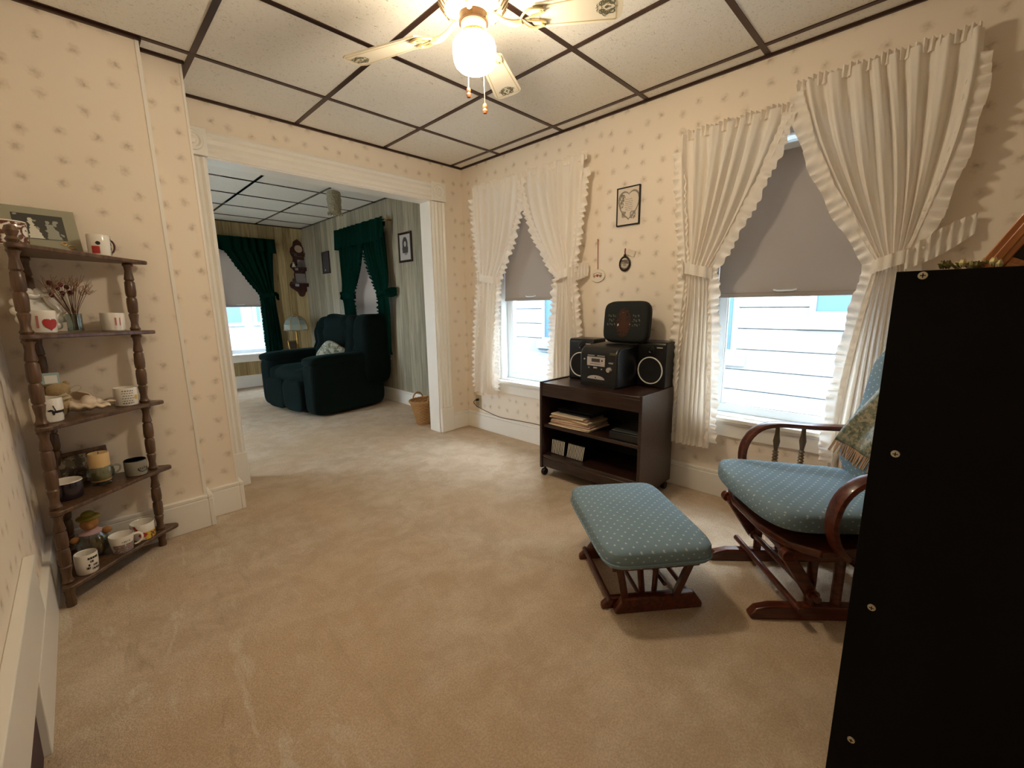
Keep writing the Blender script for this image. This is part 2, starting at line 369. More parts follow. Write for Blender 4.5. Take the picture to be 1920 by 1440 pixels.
# windows --------------------------------------------------------------
def window(name, axis, at, sgn, u0, u1, z0, z1, thick=.16, casing=.085, rail=1.15, outer=True):
    """axis 0: wall normal is x. sgn +1: outside is in +axis direction"""
    def bx_(mb, ua, ub, da, db, za, zb):
        a, b = at+sgn*da, at+sgn*db
        if axis == 0: mb.box(min(a, b), max(a, b), ua, ub, za, zb)
        else: mb.box(ua, ub, min(a, b), max(a, b), za, zb)
    mb = MB()   # frame lining the reveal
    for a, b, c, d in ((u0, u0+.02, z0+.02, z1-.02), (u1-.02, u1, z0+.02, z1-.02), (u0, u1, z1-.02, z1), (u0, u1, z0, z0+.02)): bx_(mb, a, b, 0, thick+.01, c, d)
    w_ = st(mb.build(name, VINYL, smooth=0))
    mb = MB()   # casing
    for a, b, c, d in ((u0-casing, u0, z0+.01, z1), (u1, u1+casing, z0+.01, z1), (u0-casing, u1+casing, z1, z1+casing)): bx_(mb, a, b, -.02, 0, c, d)
    mb.build('window_casing', WHITE, w_, bevel=.003)
    mb = MB(); bx_(mb, u0-casing-.02, u1+casing+.02, -.045, .03, z0-.012, z0+.01); mb.build('sill', WHITE, w_, bevel=.004)
    mb = MB(); bx_(mb, u0-casing, u1+casing, -.018, 0, z0-.10, z0-.012); bx_(mb, u0-casing, u1+casing, -.024, 0, z0-.03, z0-.012); mb.build('apron', WHITE, w_, bevel=.003)
    for za, zb, d in ((z0+.02, rail+.02, .07), (rail-.02, z1-.02, .10)):
        mb = MB(); f = .045
        for a, b, c, e in ((u0+.02, u0+.02+f, za+f, zb-f), (u1-.02-f, u1-.02, za+f, zb-f), (u0+.02, u1-.02, za, za+f), (u0+.02, u1-.02, zb-f, zb)): bx_(mb, a, b, d, d+.03, c, e)
        for a, b, c, e in ((u0+.02+f, u0+.026+f, za+f+.006, zb-f), (u1-.026-f, u1-.02-f, za+f+.006, zb-f), (u0+.02+f, u1-.02-f, za+f, za+f+.006)): bx_(mb, a, b, d+.006, d+.02, c, e)
        so = mb.build('sash', VINYL, w_, bevel=.003)
        mb = MB(); bx_(mb, u0+.06, u1-.06, d+.014, d+.017, za+.04, zb-.04); mb.build('pane', GLS, so, smooth=0)
    return w_
window('window_1', 0, 0, 1, *W1); window('window_2', 0, 0, 1, *W2)
window('window_3', 1, YF, 1, *W3); window('window_4', 0, XL, 1, *W4)

window('window_5', 0, -3.1, -1, .9, 1.7, .5, 1.7, thick=.1)
# roller shades
SHADE = curtain_mat('grey_shade_fabric', 'b3a9a0', .25)
def shade(axis, at, u0, u1, zb, zt, label, grp=None):
    t = thing('roller_shade', label, 'window shade', ((at, (u0+u1)/2, zb) if axis == 0 else ((u0+u1)/2, at, zb)), 0 if axis == 0 else PI/2)
    hw = (u1-u0)/2; h = zt-zb
    MB().box(-.001, .001, -hw, hw, 0, h).build('shade_fabric', SHADE, t, smooth=0)
    MB().box(-.005, .005, -hw, hw, 0, .022).build('hem_bar', SHADE, t, bevel=.003)
    MB().lathe([(.016, -hw), (.016, hw)], 16, T=TR((0, 0, h), (PI/2, 0, 0))).build('roller', VINYL, t)
    MB().tube([(-.008, -.05, .035), (-.014, -.03, .03), (-.014, .03, .03), (-.008, .05, .035)], .004, 8).build('pull', VINYL, t)
shade(0, .045, W1[0]+.025, W1[1]-.022, 1.125, 1.87, 'grey roller shade half drawn behind the curtains of the narrow window by the corner')
shade(0, .045, W2[0]+.022, W2[1]-.022, 1.115, 1.82, 'wide grey roller shade half drawn behind the tied white curtains at right')
shade(1, YF+.045, W3[0]+.022, W3[1]-.022, 1.12, 1.88, 'grey shade half drawn over the far window between green curtains')
shade(0, XL+.045, W4[0]+.022, W4[1]-.022, .56, 1.88, 'pale shade drawn down behind the green curtains above the recliner')

# ================================================================== CURTAINS
WCUR = curtain_mat('ivory_curtain_cotton', 'fbf5ec', .25); GCUR = curtain_mat('dark_green_curtain', '0a2b23', .10)
def curtain(label, P, top, tie, bot, zt, ztie, zb, mat, nf=7, bulge=.03, obulge=0., tieto=None, ruf=.06, header=.045, group=None, cat='curtain', seed=0, botruf=True, thin=.03):
    """top/tie/bot: (outer,inner) positions along the wall; P(u,d,z) -> world point, d = distance into the room"""
    rnd = random.Random(seed); L = (zt-ztie, ztie-zb)
    def edge(k, s):
        if s < L[0]/(L[0]+L[1]):
            q = s*(L[0]+L[1])/L[0]; a, b = top[k], tie[k]; bl = bulge if k else obulge
            sg = 1 if top[1] > top[0] else -1
            return a+(b-a)*(q**1.15)+sg*(bl if k else -bl)*math.sin(PI*q)
        q = (s*(L[0]+L[1])-L[0])/L[1]; a, b = tie[k], bot[k]; return a+(b-a)*math.sin(q*PI/2)**.8
    def z_(s, u):
        z = zt+(zb-zt)*s; q = ztie
        return z
    ph = [rnd.uniform(-.5, .5) for _ in range(nf+2)]
    def pt(u, s, off=0.):
        o, i = edge(0, s), edge(1, s); t_ = abs(zt+(zb-zt)*s-ztie); pinch = math.exp(-(t_/.10)**2)
        amp = .011+.011*min(1, t_/.5)*(1 if s > .05 else .5); amp = amp*(1-pinch*.4)
        w_ = math.sin(u*nf*2*PI+ph[int(u*nf) % len(ph)]*.0+.8*math.sin(u*5+seed))+.35*math.sin(u*nf*4.3*PI+s*5+seed)
        uu = u+.02*math.sin(s*7+u*11+seed)
        return P(o+(i-o)*uu, .08+amp*w_+pinch*.015+off, zt+(zb-zt)*s)
    x = tie[0]*.5+tie[1]*.5
    c0 = P((top[0]+top[1])/2, .08, zt)
    t = thing('curtain', label, cat, c0, 0, group); inv = Matrix.Translation(-Vector(c0))
    mb = MB(); mb.X = inv; mb.grid(nf*12, 60, lambda u, s: pt(u, s)); mb.build('curtain_panel', mat, t, smooth=80)
    # gathered header standing above the rod
    mb = MB(); mb.X = inv
    mb.grid(nf*16, 4, lambda u, v: P(top[0]+(top[1]-top[0])*u, .08+(.006+.010*v)*math.sin(u*nf*3.4*2*PI+math.sin(u*13)), zt-.03+header*v*(1+.12*math.sin(u*31)))); mb.build('header', mat, t, smooth=80)
    if ruf:
        sg = 1 if top[1] > top[0] else -1
        def ruffle(k, s0, s1, name, wd):
            mb = MB(); mb.X = inv; n = int((s1-s0)*(L[0]+L[1])/.0065); fr = (s1-s0)*(L[0]+L[1])/.042
            def fn(a, v):
                s = s0+(s1-s0)*a; e = edge(k, s); de = edge(k, min(1, s+.01))-edge(k, max(0, s-.01)); dz = (zb-zt)*.02
                ln = math.hypot(de, dz) or 1; nu, nz = -dz/ln, de/ln   # normal pointing to +u
                if k == 1 and sg < 0 or k == 0 and sg > 0: nu, nz = -nu, -nz
                wv = math.sin(a*fr*2*PI+1.3*math.sin(a*fr*1.7+seed)); wdd = wd*(1+.12*math.sin(a*fr*1.3+seed))
                q = v-.35
                return P(e+nu*wdd*q, .085+.014*wv*abs(q)*1.6+.004, zt+(zb-zt)*s+nz*wdd*q+.004*wv*q)
            mb.grid(n, 6, fn); mb.build(name, mat, t, smooth=80)
        ruffle(1, .02, 1, 'ruffle', ruf)
        if ruf > .04: ruffle(0, .05, 1, 'ruffle', ruf)
        if botruf:
            mb = MB(); mb.X = inv
            mb.grid(int(abs(bot[1]-bot[0])/.0028), 5, lambda u, v: Vector(pt(u, 1))+Vector(P(0, .012*v*math.sin(u*abs(bot[1]-bot[0])/.03*2*PI+seed)+.002, 0))-Vector(P(0, 0, 0))+Vector((0, 0, .015-.055*v))); mb.build('hem_ruffle', mat, t, smooth=80)
    # tieback
    mb = MB(); mb.X = inv; a, b = tie; m_ = (a+b)/2; hw = abs(b-a)/2+.012
    ring = [P(m_+hw*math.cos(q), .085+.05*math.sin(q), ztie+.012*math.cos(q)*(1 if b > a else -1)) for q in [2*PI*i/28 for i in range(28)]]
    mb.grid(84, 4, lambda u, v: (lambda q: P(m_+(hw+.004*math.sin(q*9))*math.cos(q), .085+(.048+.005*math.sin(q*9))*math.sin(q), ztie+(v-.5)*.055-.02*math.cos(q)*(1 if b > a else -1)))(2*PI*u))
    if tieto:
        tu, tz = tieto
        mb.grid(40, 5, lambda u, v: P(a+(tu-a)*u, .12-.09*u+.014*math.sin(u*40)*abs(v-.5)*2, ztie+(tz-ztie)*u+(v-.5)*(.075+.03*math.sin(u*3.1))))
    mb.build('tieback', mat, t, smooth=80); return t
PR = lambda u, d, z: (-d, u, z)
curtain('left white ruffled curtain panel tied back at the narrow window by the doorway', PR, (-.235, -.775), (-.315, -.52), (-.22, -.47), 2.01, 1.30, .40, WCUR, 6, .05, seed=1, tieto=(-.27, 1.33))
curtain('right white ruffled curtain panel tied back at the narrow window, behind the stereo', PR, (-1.335, -.775), (-1.23, -1.115), (-1.30, -1.06), 2.01, 1.29, .40, WCUR, 6, .05, seed=2, tieto=(-1.33, 1.32))
curtain('left white ruffled curtain panel of the wide window, hanging beside the audio cart', PR, (-1.93, -2.43), (-2.0, -2.13), (-1.965, -2.18), 1.955, 1.26, .33, WCUR, 7, .015, seed=3, tieto=(-1.94, 1.30))
curtain('right white ruffled curtain panel of the wide window, falling behind the glider chair', PR, (-3.0, -2.45), (-2.89, -2.80), (-2.95, -2.72), 2.03, 1.245, .35, WCUR, 8, .03, .035, seed=4, tieto=(-3.07, 1.37))
PF = lambda u, d, z: (u, YF-d, z); PL = lambda u, d, z: (XL-d, u, z)
curtain('dark green curtain panel tied back at the right of the far window', PF, (-.36, -1.0), (-.40, -.58), (-.36, -.58), 2.0, 1.28, .20, GCUR, 6, .0, seed=5, tieto=(-.33, 1.25), ruf=.03)
curtain('dark green curtain panel at the left edge of the far window', PF, (-1.36, -.99), (-1.3, -1.1), (-1.3, -1.1), 2.0, 1.30, .20, GCUR, 5, -.1, seed=6, ruf=.03)
curtain('dark green curtain panel above the recliner, nearer the doorway', PL, (1.30, 1.87), (1.30, 1.54), (1.33, 1.56), 1.97, 1.24, .60, GCUR, 6, .05, seed=7, ruf=.03, tieto=(1.22, 1.26))
curtain('dark green curtain panel above the recliner, nearer the far corner', PL, (2.42, 1.84), (2.44, 2.14), (2.40, 2.12), 1.97, 1.24, .60, GCUR, 6, .05, seed=8, ruf=.03, tieto=(2.50, 1.24))
def valance(label, P, a, b, zt, zb, seed):
    c0 = P((a+b)/2, .11, zt); t = thing('valance', label, 'valance', c0); inv = Matrix.Translation(-Vector(c0)); mb = MB(); mb.X = inv
    mb.grid(150, 10, lambda u, v: P(a+(b-a)*u, .125+.018*math.sin(u*58+math.sin(u*9)*2)*(.5+v), zt+(zb-zt)*v+.012*math.sin(u*23+seed)*v)); mb.build('gathered_cloth', GCUR, t, smooth=80)
    mb = MB(); mb.X = inv; mb.tube([P(a, .02, zt-.03), P(a, .105, zt-.03), P(b, .105, zt-.03), P(b, .02, zt-.03)], .008, 8); mb.build('rod', BRASS, t)
valance('dark green gathered valance across the top of the far window', PF, -1.42, -.34, 2.04, 1.86, 1)
valance('dark green gathered valance over the window above the recliner', PL, 1.27, 2.45, 2.03, 1.80, 2)
# ================================================================== CEILING FAN
FH = (-1.346, -1.744)
fan = thing('ceiling_fan', 'white and brass ceiling fan with scroll-printed blades and a glowing glass lamp', 'ceiling fan', (FH[0], FH[1], H))
CREAM = M('cream_enamel', 'f3e6c8', .3); PINK = M('amber_wood_bead', 'b8643c', .35)
mb = MB().lathe([(.0, 0), (.075, 0), (.08, -.02), (.055, -.03), (.06, -.035), (.115, -.045), (.125, -.07), (.122, -.10), (.10, -.135), (.07, -.15), (0, -.15)], 48)
mb.build('motor_housing', CREAM, fan)
mb = MB()
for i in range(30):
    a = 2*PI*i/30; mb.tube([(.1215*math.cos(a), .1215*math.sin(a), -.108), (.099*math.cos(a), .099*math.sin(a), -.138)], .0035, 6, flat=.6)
mb.build('vent_slots', M('painted_slot_shade', '8a6f46', .5), fan)  # solid strips, the shade inside the slots is put into their colour
MB().lathe([(.0, -.148), (.05, -.148), (.052, -.175), (.0, -.175)], 32).build('motor_plate', M('dark_bronze', '4a3420', .35, .7), fan)
MB().lathe([(.0, -.165), (.042, -.165), (.044, -.172), (.044, -.205), (.048, -.210), (0, -.210)], 36).build('light_kit', CREAM, fan)
mb = MB().lathe([(.047, -.207), (.05, -.212), (.048, -.217), (0, -.217)], 36); mb.build('fitter_ring', BRASS, fan)
GLOBE = NT('lit_ribbed_globe'); GLOBE.set(GLOBE.b.inputs['Emission Color'], (1, .84, .62)); GLOBE.b.inputs['Emission Strength'].default_value = 40; GLOBE.col((1, .95, .85)); GLOBE = GLOBE.m
prof = [(.047, -.226), (.052, -.234), (.060, -.244), (.070, -.256), (.074, -.272), (.074, -.30), (.072, -.33), (.067, -.35), (.055, -.366), (.035, -.376), (.0, -.38)]
mb = MB(); n = 72
vs = []
for r, z in prof:
    z = -.211+(z+.226)*.75
    for i in range(n): q = 2*PI*i/n; rr = r*(1+.018*math.cos(q*24)*(1 if r > .05 else .2)); vs.append((rr*math.cos(q), rr*math.sin(q), z))
mb.add(vs, [(j*n+i, j*n+(i+1) % n, (j+1)*n+(i+1) % n, (j+1)*n+i) for j in range(len(prof)-1) for i in range(n)])
mb.build('glass_globe', GLOBE, fan)
BLADE = M('cream_blade_laminate', 'f4ead2', .4); SCR = M('grey_green_scroll_print', '6c6a52', .6); GOLDL = M('pale_gold_line', 'c9b27a', .5)
def scroll(x, y): # ornament: curls round a diamond centre
    r = math.hypot(x, y); a = math.atan2(y, x)
    if r > 1: return None
    if r < .16: return 1
    s = math.sin(4*a+6.5*r)*math.cos(2*a)
    if abs(abs(x*.8)+abs(y)-.75) < .07 and s > -.3: return 1
    if .3 < r < .95 and abs(math.sin(3*a*(1 if y > 0 else -1)+8*r)) < .34: return 1
    for cx, cy, rr in ((.5, .45, .22), (.5, -.45, .22), (-.45, .42, .2), (-.45, -.42, .2), (.0, .6, .16), (0, -.6, .16)):
        if abs(math.hypot(x-cx, y-cy)-rr) < .05: return 1
    return None
for ang, L in ((111.1, .557), (31.5, .532), (-56.0, .503), (-146.0, .53)):
    T = Matrix.Rotation(math.radians(ang), 4, 'Z') @ Matrix.Translation((0, 0, -.179)) @ Matrix.Rotation(math.radians(-11), 4, 'X')
    x0 = .20; w0, w1 = .046, .062; poly = []
    for i in range(7): q = PI/2+PI*i/6; poly.append((x0+.02+.02*math.cos(q), w0*math.sin(q)))
    poly += [(x0+.02, -w0)] if False else []
    poly += [(L-.03, -w1), (L-.008, -w1+.012), (L, -w1*.55), (L+.002, 0), (L, w1*.55), (L-.008, w1-.012), (L-.03, w1)]
    mb = MB().prism(poly, 0, .006, 0, T)
    zz = -.0006
    def strip(p, q, wd=.0015):
        p = Vector(p); q = Vector(q); d = (q-p).normalized(); nrm = Vector((-d.y, d.x, 0))*wd
        mb.add([p-nrm, p+nrm, q+nrm, q-nrm], [(0, 1, 2, 3)], 2, T)
    i1 = .010; a_, b_, c_, d_ = (x0+.03, w0-i1, zz), (L-.02, w1-i1, zz), (L-.02, -w1+i1, zz), (x0+.03, -w0+i1, zz)
    strip(a_, b_); strip(b_, c_, .001); strip(c_, d_); strip(d_, a_)
    mb.mask(.072, .075, 46, scroll, lambda x, y, T=T, L=L: T @ Vector((L-.052+x, y, -.001)), 1)
    bl = mb.build('blade', [BLADE, SCR, GOLDL], fan, smooth=0)
    for x_, y_ in ((x0+.045, .025), (x0+.045, -.025), (x0+.02, 0)):
        pass
    R = Matrix.Rotation(math.radians(ang), 4, 'Z'); mb = MB()
    mb.tube(bez((.05, 0, -.150), (.09, 0, -.152), (.11, 0, -.20), (.17, 0, -.19), 10), [.011, .010, .009, .009, .009, .008, .009, .010, .011, .011, .011], 8, T=R)
    for sg in (-1, 1):
        mb.tube([T @ Vector(p) for p in bez((.165, 0, -.004), (.18, .03*sg, -.006), (.20, .05*sg, -.006), (.245, .032*sg, -.005), 10)], .007, 8, flat=.6)
        mb.tube([T @ Vector(p) for p in bez((.18, 0, -.004), (.20, .012*sg, -.008), (.23, .008*sg, -.006), (.25, .022*sg, -.005), 8)], .005, 8, flat=.6)
        mb.lathe([(0, -.010), (.006, -.009), (.007, -.004)], 12, T=T @ Matrix.Translation((.235, .026*sg, 0)))
    mb.build('blade_iron', M('cream_and_gold_casting', 'e4cf9a', .3, .35), fan)
for (dx, dy, zb_, bead) in ((.077, .036, -.424, 1), (.035, .078, -.369, 0)):
    top = (dx*.9, dy*.9, -.21)
    c_ = MB().tube([top, (dx, dy, zb_+.03)], .0013, 6); ch = c_.build('pull_chain', M('chain_brass', 'd8c8a0', .3, .8), fan)
    MB().lathe([(0, 0), (.007, .002), (.0095, .010), (.006, .018), (.008, .022), (.008, .030), (.004, .036), (0, .037)], 16, T=TR((dx, dy, zb_-.005))).build('pull_knob', PINK if bead else M('brown_wood_knob', '5d3520', .3), ch)

# ================================================================== AUDIO CART
CX0, CX1, CY0, CY1, CT = -.465, -.085, -1.975, -1.275, .62
cart = thing('audio_cart', 'dark walnut audio cart on casters holding a stereo, between the two windows', 'cart', ((CX0+CX1)/2, (CY0+CY1)/2, 0))
px, py = (CX0+CX1)/2, (CY0+CY1)/2
def cb(name, a, b, c, d, e, f, mat=DARKWOOD, bv=.002): return MB().box(a-px, b-px, c-py, d-py, e, f).build(name, mat, cart, bevel=bv)
cb('side_panel', CX0, CX1, CY1-.018, CY1, .055, CT); cb('side_panel', CX0, CX1, CY0, CY0+.018, .055, CT)
cb('top', CX0+.004, CX1, CY0+.018, CY1-.018, CT-.024, CT-.006)
cb('top_rail', CX0+.004, CX0+.022, CY0+.018, CY1-.018, CT-.09, CT-.022)
cb('middle_shelf', CX0+.02, CX1, CY0+.018, CY1-.018, .325, .345); cb('bottom_shelf', CX0+.01, CX1, CY0+.018, CY1-.018, .125, .145)
cb('bottom_rail', CX0+.006, CX0+.024, CY0+.018, CY1-.018, .065, .125, bv=.006); cb('back_panel', CX1-.006, CX1, CY0+.018, CY1-.018, .12, .5, M('black_hardboard', '120e0d', .7))
for x in (CX0+.03, CX1-.03):
    for y in (CY0+.02, CY1-.02):
        cs = MB().lathe([(.006, .03), (.006, .058)], 10).box(-.012, .012, -.004, .004, .028, .045).build('caster', BLACKM, cart, loc=(x-px, y-py, 0))
        MB().lathe([(.008, -.013), (.021, -.012), (.024, -.006), (.024, .006), (.021, .012), (.008, .013)], 20, T=TR((-.006, 0, .024), (PI/2, 0, 0))).build('wheel', BLACK, cs)
# stereo
SIL = M('brushed_silver_plastic', 'c9c3c2', .3, .4); LCD = M('dark_grey_display', '4a4542', .2); CONE = M('black_cloth_cone', '08090a', .8)
ster = thing('stereo_unit', 'black compact stereo with a silver display panel, standing on the audio cart', 'stereo', (-.36, -1.63, CT-.006), -.09)
prof = [(-.0, 0), (-.0, .185), (.012, .215), (.04, .235), (.28, .245), (.28, 0)]
mb = MB().prism([(x, z) for x, z in prof], -.135, .135, T=Matrix(((1, 0, 0, 0), (0, 0, 1, 0), (0, 1, 0, 0), (0, 0, 0, 1)))); mb.build('body', M('black_gloss_plastic', '0c0d0f', .35), ster, bevel=.014, seg=3)
fp = lambda y, z, d=.003: (-.0-d, -y, z)
def fbox(mb, y0, y1, z0, z1, d0=0, d1=.003, mi=0): mb.box(-d1, -d0, -y1, -y0, z0, z1, mi)
b_ = MB(); fbox(b_, -.05, .065, .028, .062, 0, .002) if False else None
mb = MB(); fbox(mb, -.075, .055, .122, .175, 0, .006); pan = mb.build('display_panel', SIL, ster, bevel=.002)
mb = MB(); fbox(mb, -.04, .02, .146, .166, .006, .007); mb.build('screen', LCD, pan)
mb = MB(); fbox(mb, -.05, .025, .134, .136, .006, .007); mb.lathe([(.005, 0), (.005, .002)], 12, T=TR((-.006, -.036, .156), (0, -PI/2, 0))); mb.build('panel_marks', BLACKM, pan)
mb = MB(); fbox(mb, -.07, -.022, .181, .185, 0, .006); mb.build('silver_button', SIL, ster); mb = MB(); fbox(mb, 0, .052, .181, .185, 0, .006); mb.build('silver_button', SIL, ster)
mb = MB().lathe([(0, .020), (.013, .020), (.016, .016), (.018, 0)], 24, T=TR((0, -.088, .108), (0, -PI/2, 0))); mb.build('volume_knob', M('chrome_silver', 'd8d8d6', .15, .9), ster)
mb = MB(); mb.prism([(math.cos(PI*i/16)*.062, math.sin(PI*i/16)*.022) for i in range(17)], 0, .005, T=Matrix(((0, 0, -1, 0), (-1, 0, 0, .01), (0, 1, 0, .045), (0, 0, 0, 1)))); tr = mb.build('tray_badge', SIL, ster)
MB().lathe([(.004, 0), (.004, .001)], 10, T=TR((-.005, .01, .054), (0, -PI/2, 0))).build('badge_dot', BLACKM, tr)
for y, z, r in ((-.062, .110, .004), (.03, .106, .004), (-.097, .158, .005)):
    MB().lathe([(r, 0), (r, .004), (0, .005)], 12, T=TR((0, -y, z), (0, -PI/2, 0))).build('small_button', SIL, ster)
mb = MB(); fbox(mb, -.028, -.002, .108, .116, 0, .004); mb.build('small_button', SIL, ster)
mb = MB(); fbox(mb, .078, .108, .143, .147, 0, .001); fbox(mb, .078, .112, .1495, .151, 0, .001); mb.build('front_marks', SIL, ster)
mb = MB(); fbox(mb, .085, .125, .192, .206, -.001, .002); mb.build('gold_sticker', M('olive_gold_sticker', '55502c', .5), ster)
mb = MB(); fbox(mb, -.125, .125, .0, .014, 0, .004); mb.build('foot_strip', BLACKM, ster)
def speaker(label, loc, rz):
    t = thing('speaker', label, 'speaker', loc, rz, 'bookshelf speakers of the stereo')
    MB().prism([(0, 0), (.15, 0), (.15, .262), (.012, .262), (0, .25)], -.092, .092, T=Matrix(((1, 0, 0, 0), (0, 0, 1, 0), (0, 1, 0, 0), (0, 0, 0, 1)))).build('cabinet', BLACK, t, bevel=.008, seg=3)
    T = TR((0, 0, .098), (0, -PI/2, 0)); c_ = MB().lathe([(.078, 0), (.078, .005), (.066, .0055), (.05, .001), (.02, -.006+.008), (0, .004)], 40, T=T).build('woofer', CONE, t)
    MB().lathe([(.072, .004), (.073, .0085), (.078, .0085), (.079, .004)], 48, T=T, cap=False).build('white_ring', M('pale_silver_ring', 'e6e2dc', .3), c_)
    T = TR((0, .0, .215), (0, -PI/2, 0)); c_ = MB().lathe([(.022, 0), (.022, .004), (.016, .005), (.012, .002), (.008, .006), (0, .007)], 24, T=T).build('tweeter', BLACK, t)
    MB().box(-.002, 0, -.07, -.035, .228, .233).build('badge', SIL, t)
    return t
speaker('black speaker with a pale ring, right of the stereo on the cart', (-.175, -1.865, CT-.006), -.06)
speaker('black speaker with a pale ring, half hidden behind the left side of the stereo', (-.21, -1.405, CT-.006), .05)
# tapestry cushion leaning on the wall above the stereo
PIL = M('black_green_tapestry', '141a1a', .85, var=.2, vscale=30); PB = [PIL, M('brown_bear_weave', '43261a', .9), M('grey_woven_letters', '5c5c55', .9), M('white_woven_paws', 'ddd2c8', .9)]
cu = thing('cushion', 'small black tapestry cushion with a brown bear and grey lettering, on top of the stereo', 'cushion', (-.165, -1.70, .868), -.02)
T = TR((0, 0, .115), (0, .10, 0))
mb = MB().sq((0, 0, 0), (.04, .145, .118), .35, .35, 48, 28, 0, T)
def bear(x, y):
    lx = x*1.28; ly = y
    if abs(x) < .42:
        if math.hypot(x/.13, (y-.2)/.17) < 1 or math.hypot(x/.24, (y+.2)/.38) < 1 or math.hypot(x/.38, (y+.05)/.85) < 1 and (mnoise.noise(Vector((x*9, y*9, 0))) > -.15): return 1
    if math.hypot((x-.30)/.05, (y+.12)/.08) < 1 or math.hypot((x+.27)/.04, (y+.2)/.1) < 1: return 3
    if abs(x) < .1 and .5 < y < .68 and mnoise.noise(Vector((x*40, y*30, 3))) > 0: return 2
    for yy, w0, w1 in ((.35, -.85, -.42), (.08, -.8, -.5), (-.16, -.88, -.45), (.35, .42, .82), (.08, .44, .86), (-.18, .46, .84)):
        if w0 < x < w1 and abs(y-yy) < .075 and math.sin(x*48+yy*9)+math.sin(x*29+y*30) > .1: return 2
    return None
def pillow_pt(x, y):
    xs, ys = abs(x/.145), abs(y/.118); d = .0402*max(0, 1-xs**5.7)**.175*max(0, (1-(min(ys, .999))**5.7))**.175
    return T @ Vector((-d-.0012, -x, y))
mb.mask(.25, .20, 90, bear, pillow_pt)
mb.build('cover', PB, cu, smooth=60)
MB().tube([T @ Vector((0, .147*math.copysign(abs(math.cos(q))**.35, math.cos(q)), .12*math.copysign(abs(math.sin(q))**.35, math.sin(q)))) for q in [2*PI*i/60 for i in range(60)]], .004, 8, closed=True).build('piping', BLACKM, cu)
# papers, record player, discs in the cart
PAPER = M('cream_paper', 'd9c8ae', .8, var=.08, vscale=40); PAPER2 = M('pinkish_paper', 'c3a293', .8, var=.1, vscale=40); DARKP = M('dark_magazine_cover', '23262c', .4, var=.3)
zc = .345; rnd = random.Random(3)
for i in range(9):
    h = rnd.uniform(.006, .012); L = .30-.01*i*rnd.random(); wd = .20; dark = i >= 7
    lb = ['bottom-most folded cream paper in the stack on the cart shelf', 'second folded paper up in the stack on the cart shelf', 'pinkish folded paper low in the stack on the cart shelf', 'bulging folded cream newspaper in the stack on the cart shelf', 'cream newspaper above the bulging one on the cart shelf', 'pinkish magazine in the upper half of the paper stack', 'topmost pale magazine of the paper stack on the cart shelf', 'dark magazine lying on the pale papers of the cart', 'topmost dark magazine of the stack in the cart'][i]
    o = MB(); bul = .01 if i in (3, 4) else .002
    nn = 14
    pts = []
    for j in range(nn+1):
        u = j/nn*PI; pts.append((-wd/2*math.cos(0)-.012*math.sin(u), (j/nn-.5)*L, 0))
    o.grid(12, 12, lambda u, v: (-wd/2+wd*u-.01*(1-u)*math.sin(PI*v), (v-.5)*L, h+bul*math.sin(PI*v)))
    o.grid(12, 12, lambda u, v: (-wd/2+wd*u-.01*(1-u)*math.sin(PI*v), (v-.5)*L, bul*.6*math.sin(PI*v)*(1 if i > 3 else 0)))
    o.grid(2, 12, lambda u, v: (-wd/2-.01*math.sin(PI*v)-.006*math.sin(PI*u), (v-.5)*L, bul*.6*math.sin(PI*v)*(1 if i > 3 else 0)*(1-u)+(h+bul*math.sin(PI*v))*u))
    o.grid(2, 2, lambda u, v: (-wd/2+wd*v, -.5*L, h*u)); o.grid(2, 2, lambda u, v: (-wd/2+wd*v, .5*L, h*u)); o.grid(2, 2, lambda u, v: (wd/2, (v-.5)*L, h*u))
    o = o.build('magazine' if i > 4 else 'newspaper', DARKP if dark else (PAPER2 if i in (2, 5) else PAPER), smooth=50, loc=(-.325+.01*rnd.uniform(-1, 1)+(.05 if dark else 0), -1.475+(.02*rnd.uniform(-1, 1)), zc+.0005), rot=(0, 0, rnd.uniform(-.09, .09)))
    tag(o, lb, 'newspaper' if i < 5 else 'magazine', 'papers on the middle shelf of the cart'); zc += h+bul*(.4 if i > 2 else .2)+.0008
rp = thing('cassette_deck', 'flat dark grey box lying at the right end of the cart shelf', 'electronics', (-.27, -1.86, .345), 0)
MB().box(-.16, .15, -.10, .10, 0, .045).build('case', M('dark_grey_case', '1c1e20', .5), rp, bevel=.005)
MB().box(-.15, .14, -.09, .09, .045, .052).build('grey_lid', M('dim_grey_lid', '3c4040', .5), rp, bevel=.003)
CASEM = [M('clear_black_disc_case', '1a1a1c', .2), M('printed_white_spine', 'dcdad2', .5), M('spine_print', '3a3a3c', .6)]
def disc(y, lean, label, zz=.1455, grp='disc cases standing on the bottom shelf of the cart'):
    mb = MB().box(0, .125, -.0048, .0048, 0, .10); mb.box(-.0006, 0, -.0024, .0024, .004, .096, 1)
    r_ = random.Random(int(y*1e4))
    o = mb.build('disc_case', CASEM, smooth=0, loc=(-.405, y, zz), rot=(lean, 0, 0)); tag(o, label, 'disc case', grp); return o
ORD = 'first second third fourth fifth sixth seventh eighth ninth tenth eleventh twelfth'.split()
for i in range(10): disc(-1.325-.0104*i, .10, ORD[i]+' disc case from the left in the left cluster on the bottom cart shelf', grp='disc cases of the left cluster on the cart')
for i in range(12): disc(-1.448-.0104*i, .17, ORD[i]+' disc case from the left in the right cluster on the bottom cart shelf', grp='disc cases of the right cluster on the cart')
